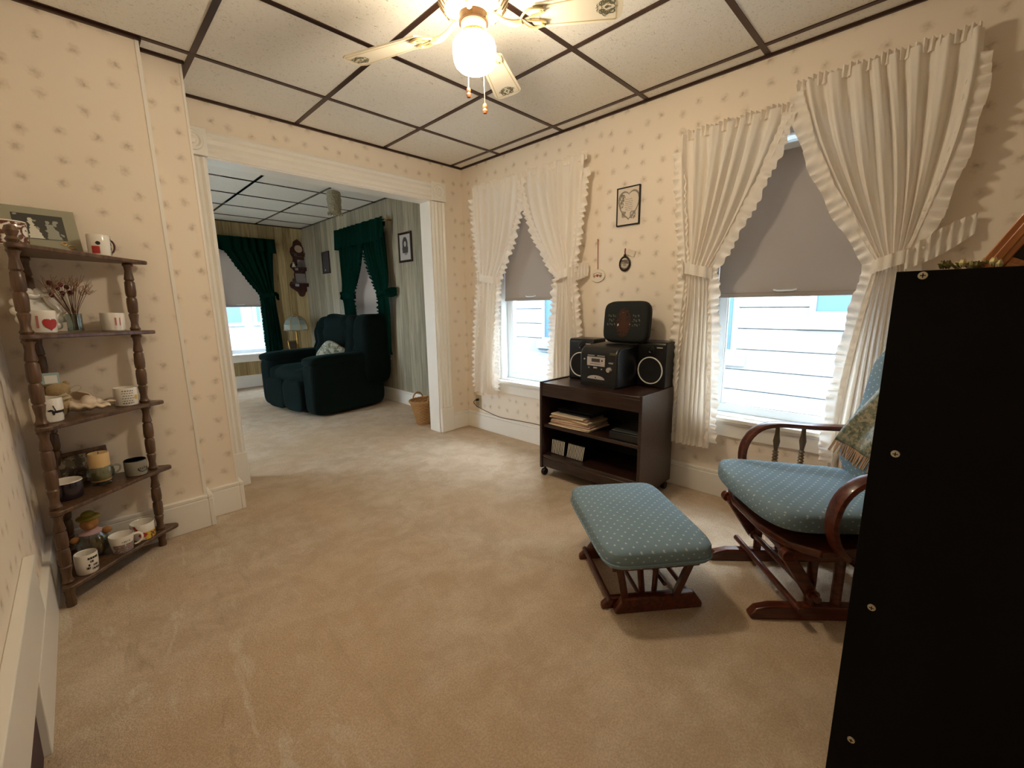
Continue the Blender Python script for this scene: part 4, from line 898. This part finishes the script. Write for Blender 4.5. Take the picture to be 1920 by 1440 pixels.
mb.grid(90, 20, shell); mb.grid(20, 14, lambda u, v: Vector((-.055+.12*u, -.018-.022*math.sin(PI*v)*(.6+.4*math.sin(PI*u)), .012+.04*v*(1-u*.6)+.004*math.sin(u*22)))) 
mb.build('shell', SHM, sh, smooth=80, solid=.003)
mug('white mug with a small yellow picture and script, on the third tier at right', 2, -2.352, -.548, .041, .078, FC+PI, deco=(.08, .06, .04, FC+.25, lambda x, y: 1 if math.hypot((x+.25)/.2, (y+.1)/.35) < 1 and mnoise.noise(Vector((x*9, y*9, 5))) > -.2 else (2 if x > .05 and abs(math.sin(y*9)) > .86 and math.sin(x*30+y*7) > -.4 else None)), mats=(YP, GR), handle=False)
# fourth tier
mug('dark aubergine mug with a white rim, on the fourth tier behind the left post', 1, -2.575, -.70, .048, .070, FC+PI, body=M('aubergine_glaze', '231a26', .25, coat=.3), inside=CER, rimm=CER, handle=False)
f4 = thing('wooden_frame', 'brown wooden frame standing at the back of the fourth tier', 'picture frame', at_tier(1, -2.52, -.515)); f4.rotation_euler = (math.radians(-8), 0, math.radians(14)); mb = MB()
for x0, x1, z0, z1 in ((-.085, -.07, .015, .12), (.07, .085, .015, .12), (-.085, .085, .12, .135), (-.085, .085, 0, .015)): mb.box(x0, x1, -.008, .004, z0, z1)
mb.build('frame', SHELFWOOD, f4, bevel=.002); MB().box(-.07, .07, -.002, .002, .015, .12).build('picture', blotch('faded_dark_picture', ['5d5444', '8a7f6a', '3d352a'], 30), f4)
cd = thing('glass_candle_mug', 'round clear glass holder on the fourth tier', 'candle holder', at_tier(1, -2.474, -.60))
MB().lathe([(0, .0), (.030, .0), (.031, .004), (.012, .009), (.022, .014), (.042, .03), (.046, .05), (.042, .068), (.036, .078), (.034, .078), (.040, .068), (.044, .05), (.040, .031), (.02, .017), (0, .015)], 36, cap=False).build('bowl', GLS2, cd)
MB().tube(bez((.042, 0, .066), (.075, 0, .075), (.07, 0, .03), (.040, 0, .034), 12), .004, 8, T=Matrix.Rotation(FC+1.4, 4, 'Z')).build('glass_handle', GLS2, cd)
ca = thing('pillar_candle', 'thick cream pillar candle standing in the round glass holder', 'candle', at_tier(1, -2.474, -.60, .0165)); ca.rotation_euler = (0, LEAN, 0)
MB().lathe([(0, 0), (.031, 0), (.033, .004), (.033, .115), (.031, .118), (.022, .114), (0, .112)], 36).build('wax', M('honey_cream_wax', 'e0bd84', .5, var=.05), ca); MB().tube([(0, 0, .11), (.001, 0, .122)], .0012, 6).build('wick', BLACKM, ca)
mug('grey mug with a black rim and small emblem, on the fourth tier at right', 1, -2.362, -.562, .039, .070, FC+PI, body=M('grey_stoneware', '8f8c7f', .4, var=.06), inside=BLACK, rimm=BLACK, deco=(.05, .035, .032, FC+.3, lambda x, y: 1 if abs(math.hypot(x, y*1.1)-.8) < .09 and y < .3 or (abs(y-.1) < .35 and abs(x) < .75 and mnoise.noise(Vector((x*7, y*5, 9))) > .12) else None), mats=(BKP,), handle=False)
# bottom tier
be = thing('glass_jar', 'round clear glass jar standing on the bottom tier', 'glass jar', at_tier(0, -2.535, -.615))
MB().lathe([(0, .002), (.028, .002), (.044, .014), (.050, .04), (.046, .064), (.036, .078), (.034, .078), (.043, .063), (.047, .04), (.041, .016), (0, .005)], 36, cap=False).build('jar', GLS2, be); be.scale = (1.05, 1.05, 1.3)
bb = thing('plush_bear', 'small tan plush bear in a pink top and olive hat, sitting in the glass jar', 'soft toy', at_tier(0, -2.535, -.615, .008)); bb.scale = (1.05, 1.05, 1.28); FUR = M('tan_plush', 'b07c48', .95, var=.15, vscale=90, bump=.5, bscale=500)
mb = MB().sq((0, 0, .035), (.032, .026, .034), 1, 1, 24, 14).sq((-.018, -.022, .018), (.013, .018, .013), 1, 1, 14, 10).sq((.018, -.022, .018), (.013, .018, .013), 1, 1, 14, 10).sq((0, -.002, .105), (.027, .025, .024), 1, 1, 24, 14).sq((0, -.026, .100), (.011, .009, .009), 1, 1, 12, 8).sq((-.024, .0, .125), (.009, .005, .009), 1, 1, 12, 8).sq((.024, .0, .125), (.009, .005, .009), 1, 1, 12, 8).sq((-.045, -.01, .062), (.016, .011, .011), 1, 1, 12, 8).sq((.045, -.01, .07), (.016, .011, .011), 1, 1, 12, 8); mb.build('body', FUR, bb, smooth=80)
MB().sq((0, -.001, .068), (.037, .03, .019), .9, 1, 24, 12).build('pink_top', M('dusty_pink_cloth', 'c7a5a4', .9), bb, smooth=80)
MB().sq((0, .0, .124), (.036, .034, .009), .9, 1, 24, 10).sq((0, 0, .132), (.021, .02, .014), .9, 1, 20, 10).build('olive_hat', M('olive_felt', '857b2c', .9), bb, smooth=80)
def words(x, y):
    for yy, a, b in ((.62, -.45, .62), (.25, .1, .45), (-.1, .45, .7), (-.2, -.35, .15), (-.42, .45, .85), (-.6, -.5, .3)):
        if a < x < b and abs(y-yy-x*.0) < .11 and (math.sin(x*27+yy*11)+math.sin(x*55) > -.9): return 1
mug('white mug with bold black words, on the bottom tier beside the left post', 0, -2.560, -.762, .034, .080, FC+PI-.1, deco=(.062, .072, .042, FC+.35, words), mats=(BKP,), dn=60)
def flo(x, y):
    if y > .15: return 2 if (abs(y-.45) < .1 and abs(x) < .3 and math.sin(x*50) > 0) else None
    n_ = mnoise.noise(Vector((x*5, y*5, 2))); m_ = mnoise.noise(Vector((x*7, y*7, 7)))
    return 1 if n_ > .12 else (3 if m_ > -.02 else 2 if m_ > -.25 else None)
mug('flared white mug printed with pink roses, on the bottom tier with its handle turned right', 0, -2.452, -.655, .042, .074, FC+1.25, deco=(.10, .068, .036, FC, flo), mats=(M('rose_print', 'a9807c', .4), GR, M('lilac_grey_print', '8d8688', .4)), taper=.8)
def flo2(x, y):
    if y > .05: return 3 if (y > .3 and x > .6 and abs(x-y*.4-.55) < .1) else None
    m_ = mnoise.noise(Vector((x*6, y*6, 4)))
    return (2 if m_ > .1 else 1) if x < -.2 and y < -.1 else (3 if math.hypot((x-.35)/.3, (y+.25)/.3) < 1 else (2 if x < .2 else None))
mug('white mug with a red flower border, on the bottom tier beside the right post', 0, -2.378, -.572, .043, .074, FC+PI, deco=(.10, .07, .036, FC, flo2), mats=(BR, YP, RD), handle=False)

# ================================================================== LIVING ROOM
VEL = NT('dark_green_velvet'); VEL.col(VEL.mix(VEL.noise(VEL.obj(), 6, 4), lin('030b0b'), lin('051817'))); VEL.b.inputs['Roughness'].default_value = .85; VEL.b.inputs['Sheen Weight'].default_value = .12; VEL.b.inputs['Sheen Roughness'].default_value = .4
VEL.set(VEL.b.inputs['Sheen Tint'], lin('4f8a85')); VEL.b.inputs['Specular IOR Level'].default_value = .15; VEL = VEL.m
rc = thing('recliner', 'wide dark green velvet recliner with a tufted back, through the doorway', 'recliner', (-.575, 1.85, 0), math.radians(99)); rc.scale = (1.09, 1.04, 1)
# local +y forward, +x towards the far wall
mb = MB().sq((0, 0, .22), (.33, .40, .20), .2, .25, 40, 20); mb.build('base', VEL, rc, smooth=80)
def tuft(p):
    q = p.copy()
    if p.y > 0:
        r_ = .045*abs(math.cos(p.x*3*PI/.39))**.6
        q.y += r_-.028*math.exp(-((p.z-.02)/.05)**2)-.02*math.exp(-((p.z-.18)/.03)**2)*abs(math.sin(p.x*3*PI/.39))
    q.z += .012*math.sin(p.x*19) if p.z > .2 else 0
    return q
BT2 = TR((0, -.33, .40), (math.radians(8), 0, 0))
MB().sq((.03, .06, .27), (.39, .13, .33), .5, .33, 128, 48, 0, BT2, warp=tuft).build('backrest', VEL, rc, smooth=80)
MB().sq((0, .10, .10), (.34, .11, .10), .7, .35, 60, 20, 0, BT2).build('lumbar_cushion', VEL, rc, smooth=80)
MB().sq((0, .09, .40), (.31, .34, .095), .6, .3, 80, 24, warp=lambda p: (p.x, p.y+.012*math.sin(p.x*30), p.z+(.018*abs(math.sin(p.x*9+1.57)) if p.z > 0 else 0))).build('seat_cushion', VEL, rc, smooth=80)
MB().sq((-.16, .405, .21), (.165, .055, .165), .5, .3, 40, 20).build('footrest_panel', VEL, rc, smooth=80); MB().sq((.16, .405, .21), (.165, .055, .165), .5, .3, 40, 20).build('footrest_panel', VEL, rc, smooth=80)
for sx in (-1, 1):
    ob = MB().sq((.40*sx, -.0, .30), (.085, .42, .285), .28, .3, 44, 30, warp=lambda p: (p.x, p.y, p.z)); ob.build('arm', VEL, rc, smooth=80)
    MB().sq((.405*sx, .01, .565), (.092, .415, .06), .6, .3, 44, 20, warp=lambda p: (p.x, p.y, p.z+.018*(p.y/.44)*0)).build('arm_pad', VEL, rc, smooth=80)
MB().sq((.37, -.38, .55), (.06, .12, .36), .5, .5, 30, 30).build('back_wing', VEL, rc, smooth=80); MB().sq((-.42, -.33, .63), (.10, .18, .39), .45, .45, 34, 34).build('back_wing', VEL, rc, smooth=80)
tc = thing('throw_pillow', 'grey-green patterned throw pillow lying on the recliner seat', 'pillow', (-.46, 1.78, .56), math.radians(104.5)); tc.rotation_euler = (math.radians(50), math.radians(38), math.radians(104.5))
MB().sq((0, 0, 0), (.17, .17, .055), .9, .45, 40, 20).build('pillow_cover', blotch('grey_green_brocade', ['8d8f7c', '5c6047', 'b3b0a0'], 22), tc, smooth=80)
# basket
WK = M('honey_wicker', 'b08654', .7, var=.25, vscale=70)
bk = thing('wicker_basket', 'small honey wicker basket with hoop handles on the floor by the doorway jamb', 'basket', (-.235, .36, 0))
mb = MB()
for i in range(15):
    z = .008+.0145*i; r = .085+.055*(z/.22)**1.1
    mb.tube([((r+.0035*math.sin(q*14+PI*(i % 2)))*math.cos(q), (r+.0035*math.sin(q*14+PI*(i % 2)))*math.sin(q)*.85, z) for q in [2*PI*j/112 for j in range(112)]], .0078, 6, closed=True)
mb.build('woven_body', WK, bk); MB().lathe([(0, .004), (.085, .004), (.085, .008), (0, .008)], 30, T=TR(sc=(1, .85, 1))).build('bottom', WK, bk)
MB().tube([(.148*math.cos(q), .148*.85*math.sin(q), .222+.003*math.sin(q*30)) for q in [2*PI*j/80 for j in range(80)]], .010, 8, closed=True).build('braided_rim', WK, bk)
for s_ in (-1, 1): MB().tube([(s_*.0+.055*math.cos(q)-.0, -s_*.120, .215+.065*math.sin(q)) for q in [PI*j/16 for j in range(17)]], .007, 8).build('handle', WK, bk)
# lamp, side table, small frame
WD2 = wood('side_table_wood', '4a3020', '6b4a30', .4)
stb = thing('side_table', 'small brown side table in the far corner behind the recliner', 'side table', (-.28, 3.42, 0))
MB().lathe([(0, .50), (.21, .50), (.21, .52), (0, .52)], 36).build('table_top', WD2, stb)
for i in range(4): a = PI/4+PI/2*i; MB().tube([(.15*math.cos(a), .15*math.sin(a), 0), (.13*math.cos(a), .13*math.sin(a), .5)], .014, 8).build('leg', WD2, stb)
lp = thing('table_lamp', 'brass table lamp with a domed grey-green glass panel shade, behind the recliner', 'table lamp', (-.28, 3.42, .52)); BR2 = M('aged_brass', '9c7a3c', .35, .8)
MB().lathe([(0, 0), (.06, 0), (.062, .01), (.03, .02), (.012, .04), (.02, .07), (.012, .09), (.01, .24), (.018, .25), (.01, .27), (.008, .46), (0, .46)], 24).build('stem', BR2, lp)
k = NT('smoked_glass_panels'); k.col(lin('9fb0a8')); k.b.inputs['Roughness'].default_value = .25; k.b.inputs['Transmission Weight'].default_value = .35; k.b.inputs['Alpha'].default_value = .75; SG = k.m
mb = MB(); rim = MB()
for i in range(8):
    a0, a1 = 2*PI*i/8, 2*PI*(i+1)/8; prev = None
    pr = [(.03, .475), (.085, .455), (.13, .41), (.155, .35), (.162, .285), (.155, .265)]
    for (ra, za), (rb, zb_) in zip(pr, pr[1:]):
        mb.add([(ra*math.cos(a0), ra*math.sin(a0), za), (ra*math.cos(a1), ra*math.sin(a1), za), (rb*math.cos(a1), rb*math.sin(a1), zb_), (rb*math.cos(a0), rb*math.sin(a0), zb_)], [(0, 1, 2, 3)])
    rim.tube([(r*math.cos(a0), r*math.sin(a0), z) for r, z in pr], .0035, 6)
    for j in range(3):
        q = a0+(a1-a0)*(j+.5)/3; rim.sq((.152*math.cos(q), .152*math.sin(q), .272), (.012, .012, .006), 1, 1, 8, 6)
mb.build('glass_shade', SG, lp, smooth=0); rim.lathe([(.03, .47), (.034, .485), (.01, .5), (.006, .53), (0, .535)], 16).build('shade_ribs', BR2, lp)
pf = thing('photo_frame', 'small dark photo frame standing under the glass lamp shade', 'photo frame', (-.36, 3.36, .52)); pf.rotation_euler = (math.radians(-10), 0, math.radians(10))
MB().box(-.06, .06, -.006, .006, 0, .13).build('frame', BR2, pf, bevel=.002); MB().box(-.045, .045, -.0075, -.006, .015, .115).build('photo', M('dim_photo', '4c4034', .4), pf)
# whatnot shelf
WR = wood('mahogany_whatnot', '2a0d08', '4c1a10', .3, 2)
wn = thing('wall_whatnot', 'dark red-brown scalloped wall shelf with three tiers, on the far panelled wall', 'wall shelf', (0.0, YF-.002, 1.26))
half = [(.0, .0), (.035, .015), (.06, .07), (.10, .10), (.145, .13), (.165, .17), (.15, .21), (.10, .235), (.085, .27), (.09, .33), (.075, .36), (.10, .40), (.13, .43), (.125, .46), (.09, .50), (.08, .56), (.10, .60), (.115, .64), (.10, .70), (.07, .73), (.055, .79), (.03, .81), (0, .83)]
poly = half+[(-x, z) for x, z in half[-2:0:-1]]
MB().prism([(x, z) for x, z in poly], 0, .012, T=Matrix(((1, 0, 0, 0), (0, 0, -1, 0), (0, 1, 0, 0), (0, 0, 0, 1)))).build('back_board', WR, wn, smooth=0, bevel=.002)
for z, w_, d in ((.19, .155, .12), (.42, .125, .10), (.625, .11, .09)):
    MB().prism([(-w_, 0), (w_, 0), (w_*.85, -d*.7), (w_*.3, -d), (-w_*.3, -d), (-w_*.85, -d*.7)], z-.006, z+.006).build('shelf', WR, wn, bevel=.002)
    MB().prism([(-w_*.7, -d*.6), (w_*.7, -d*.6), (w_*.4, -d*.9), (-w_*.4, -d*.9)], z-.045, z-.006).build('shelf_apron', WR, wn, bevel=.003)
def curio(label, x, z, d, nm='figurine', w_=.03, h=.07, mat=None, plate=False):
    t = thing(nm, label, nm.replace('_', ' '), (x, YF-d, 1.26+z+.0065))
    if plate: MB().lathe([(0, 0), (w_*.6, .0), (w_, .012), (w_*.98, .014), (0, .006)], 28, T=TR((0, .02, w_), (PI/2-.2, 0, 0))).build('plate_body', mat, t)
    else: MB().lathe([(0, 0), (w_*.8, 0), (w_*.9, h*.15), (w_*.5, h*.4), (w_*.7, h*.55), (w_*.35, h*.72), (w_*.5, h*.85), (w_*.3, h), (0, h)], 18).build('figure', mat, t)
curio('round pale plate standing on the top tier of the wall whatnot', 0.0, .625, .05, 'plate', .055, mat=M('pale_pink_china', 'c3ab94', .3), plate=True)
curio('small white figurine on the left of the whatnot middle tier', -.09, .42, .05, mat=M('white_china', 'c9bda8', .3))
curio('grey boxy clock on the whatnot middle tier', .0, .42, .04, 'figurine', .05, .11, M('grey_pewter_clock', '7d7470', .4))
def minipic(label, x, z, w_, h):
    t = thing('small_picture', label, 'picture', (x, YF-.03, 1.26+z+.0065)); t.rotation_euler = (math.radians(-8), 0, 0)
    MB().box(-w_/2, w_/2, -.004, .004, 0, h).build('card', M('grey_lilac_card', '8b8280', .5, var=.25, vscale=60), t); MB().box(-w_/2-.005, w_/2+.005, .003, .007, -.0, h+.005).build('backing', WR, t)
minipic('square grey picture standing on the middle tier of the wall whatnot', .035, .42, .12, .11); minipic('square grey picture standing on the lowest tier of the wall whatnot', .0, .19, .14, .15)
curio('small dark figurine on the left of the lowest whatnot tier', -.11, .19, .05, mat=M('dark_pewter', '4d4648', .4))
FRD = M('dark_brown_frame', '2e1a14', .35)
pic_frame('framed_portrait', 'brown-framed portrait of a woman on the panelled wall near the doorway', 0, XL-.002, 1.043, 1.702, .25, .30, .022, FRD, M('pale_lilac_mat', 'b9b2ac', .5), lambda x, y: 1 if (math.hypot(x/.5, (y-.2)/.6) < 1 or (abs(x) < .55+.1*y and -.45 < y < .0)) and not math.hypot(x/.2, (y-.25)/.22) < 1 else (2 if math.hypot((x-.1)/.3, (y+.5)/.12) < 1 else None), (M('dark_portrait_tone', '3c3a36', .5), GL))
pic_frame('framed_picture', 'narrow dark framed picture on the panelled wall near the far corner', 0, XL-.002, 3.06, 1.702, .24, .29, .02, FRD, M('dim_grey_print', '3e3a3e', .4), lambda x, y: 1 if math.hypot((x+.35)/.14, (y+.78)/.1) < 1 else None, (PAPER,))
# pendant
pn = thing('pendant_light', 'small cut glass pendant light hanging from the living room ceiling', 'pendant light', (-.53, 1.30, HL))
k = NT('pressed_crystal'); k.col(lin('d8cfae')); k.b.inputs['Roughness'].default_value = .12; k.b.inputs['Transmission Weight'].default_value = .6; k.bump(k.vor(k.obj(), 60), .9, .01); CRY = k.m
MB().lathe([(.02, 0), (.028, -.012), (.02, -.02), (0, -.02)], 20).tube([(0, 0, -.018), (0, 0, -.05)], .003, 8).build('canopy', VINYL, pn)
MB().lathe([(.05, -.05), (.062, -.06), (.066, -.09), (.062, -.10), (.068, -.13), (.062, -.17), (.064, -.20), (.056, -.24), (.058, -.26), (.054, -.26), (.05, -.2), (.055, -.13), (.05, -.06), (.0, -.05)], 24, cap=False).build('glass_shade', CRY, pn, smooth=0)
mb = MB()
for i in range(14): a = 2*PI*i/14; mb.sq((.066*math.cos(a), .066*math.sin(a), -.26), (.006, .006, .014), 1, 1, 6, 6)
mb.build('glass_drops', CRY, pn, smooth=0)

# ================================================================== OUTSIDE
SID = M('white_house_siding', '6f777d', .6); GLB = M('painted_blue_reflection_glass', '34547c', .35)  # panes: bright blue reflection put into the base colour
GRD = st(box('ground', M('pale_concrete', 'b5b3ad', .9, var=.1), -20, 12, -16, 20, -.9, -.8))
nh = thing('neighbour_house', 'white sided neighbour house seen through the windows', 'house', (3.5, 0, -.8))
mb = MB(); z = -0.008; y0, y1_ = -8, 4.4
for i in range(16):
    mb.box(-.022, -.002, y0, y1_, z, z+.249); z += .2625
mb.build('lap_siding', SID, nh, smooth=0); MB().box(.012, 4, y0, y1_, 0, 3.6).build('walls', SID, nh)
for ya, yb, za, zb in ((-1.13, -.3, .487, 1.7), (-3.2, -2.0, .972, 1.9), (1.1, 2.02, .515, 1.7)):
    za += .8; zb += .8
    f = MB().box(-.05, .0, ya-.06, ya, za, zb).box(-.05, 0, yb, yb+.06, za, zb).box(-.05, 0, ya-.06, yb+.06, zb, zb+.06).box(-.05, 0, ya-.06, yb+.06, za-.06, za).box(-.07, 0, ya-.18, yb+.18, za-.20, za-.06).build('window_frame', SID, nh)
    MB().box(-.03, -.02, ya, yb, za, zb).build('pane', GLB, f)
h2 = thing('far_house', 'pale house with blue windows beyond the far window', 'house', (-1, 8.2, -.8))
MB().box(-4, 5, 0, 3, 0, 4).build('walls', SID, h2)
for xa in (-.9, .2+.06, 1.5):
    f = MB().box(xa-.08, xa+1.0, -.06, 0, 1.52, 2.6).build('window_frame', SID, h2); MB().box(xa, xa+.92, -.07, -.06, 1.6, 2.5).build('pane', GLB, f)
MB().box(-3, 3, -.8, -.7, .9, .98).box(-3, 3, -.8, -.7, .6, .68).build('porch_rail', M('sea_green_paint', '9fc4be', .5), h2)
car = thing('car', 'dark blue car parked outside the narrow window', 'car', (2.15, 1.9, -.86))
CB = M('dark_blue_car_paint', '61748c', .25, .2, coat=.6)
def carf(u, v):
    y = -2.1+4.2*u; t = v*PI
    prof = [(0, .55), (.06, .75), (.24, .88), (.36, 1.22), (.5, 1.28), (.68, 1.25), (.86, .98), (.97, .85), (1, .5)]
    for (a, za), (b, zb) in zip(prof, prof[1:]):
        if a <= u <= b: hgt = za+(zb-za)*(u-a)/(b-a); break
    w_ = .80*(1-.0*u); x = -w_*math.copysign(abs(math.cos(t))**.5, math.cos(t)); zz = .25+(hgt-.25)*abs(math.sin(t))**.32
    if zz > .85: x *= 1-.25*(zz-.85)/.4
    return (x, -y, zz)
MB().grid(60, 30, carf).build('body', CB, car, smooth=60)
MB().prism([(-.60, 0), (.60, 0), (.52, .36), (-.52, .36)], 0, .02, T=TR((0, -.35, .90), (math.radians(38), 0, 0))).build('rear_window', GLB, car)
MB().prism([(-.05, 0), (.05, 0), (-.03, .07), (-.045, .07)], -.012, .012, T=Matrix(((0, 0, 1, 0), (1, 0, 0, .28), (0, 1, 0, 1.275), (0, 0, 0, 1)))).build('roof_fin', CB, car)
for x in (-.78, .78):
    for y in (-1.3, 1.3): MB().lathe([(0, -.1), (.3, -.1), (.32, -.06), (.32, .06), (.3, .1), (0, .1)], 28, T=TR((x, y, .32), (0, PI/2, 0))).build('wheel', BLACKM, car)
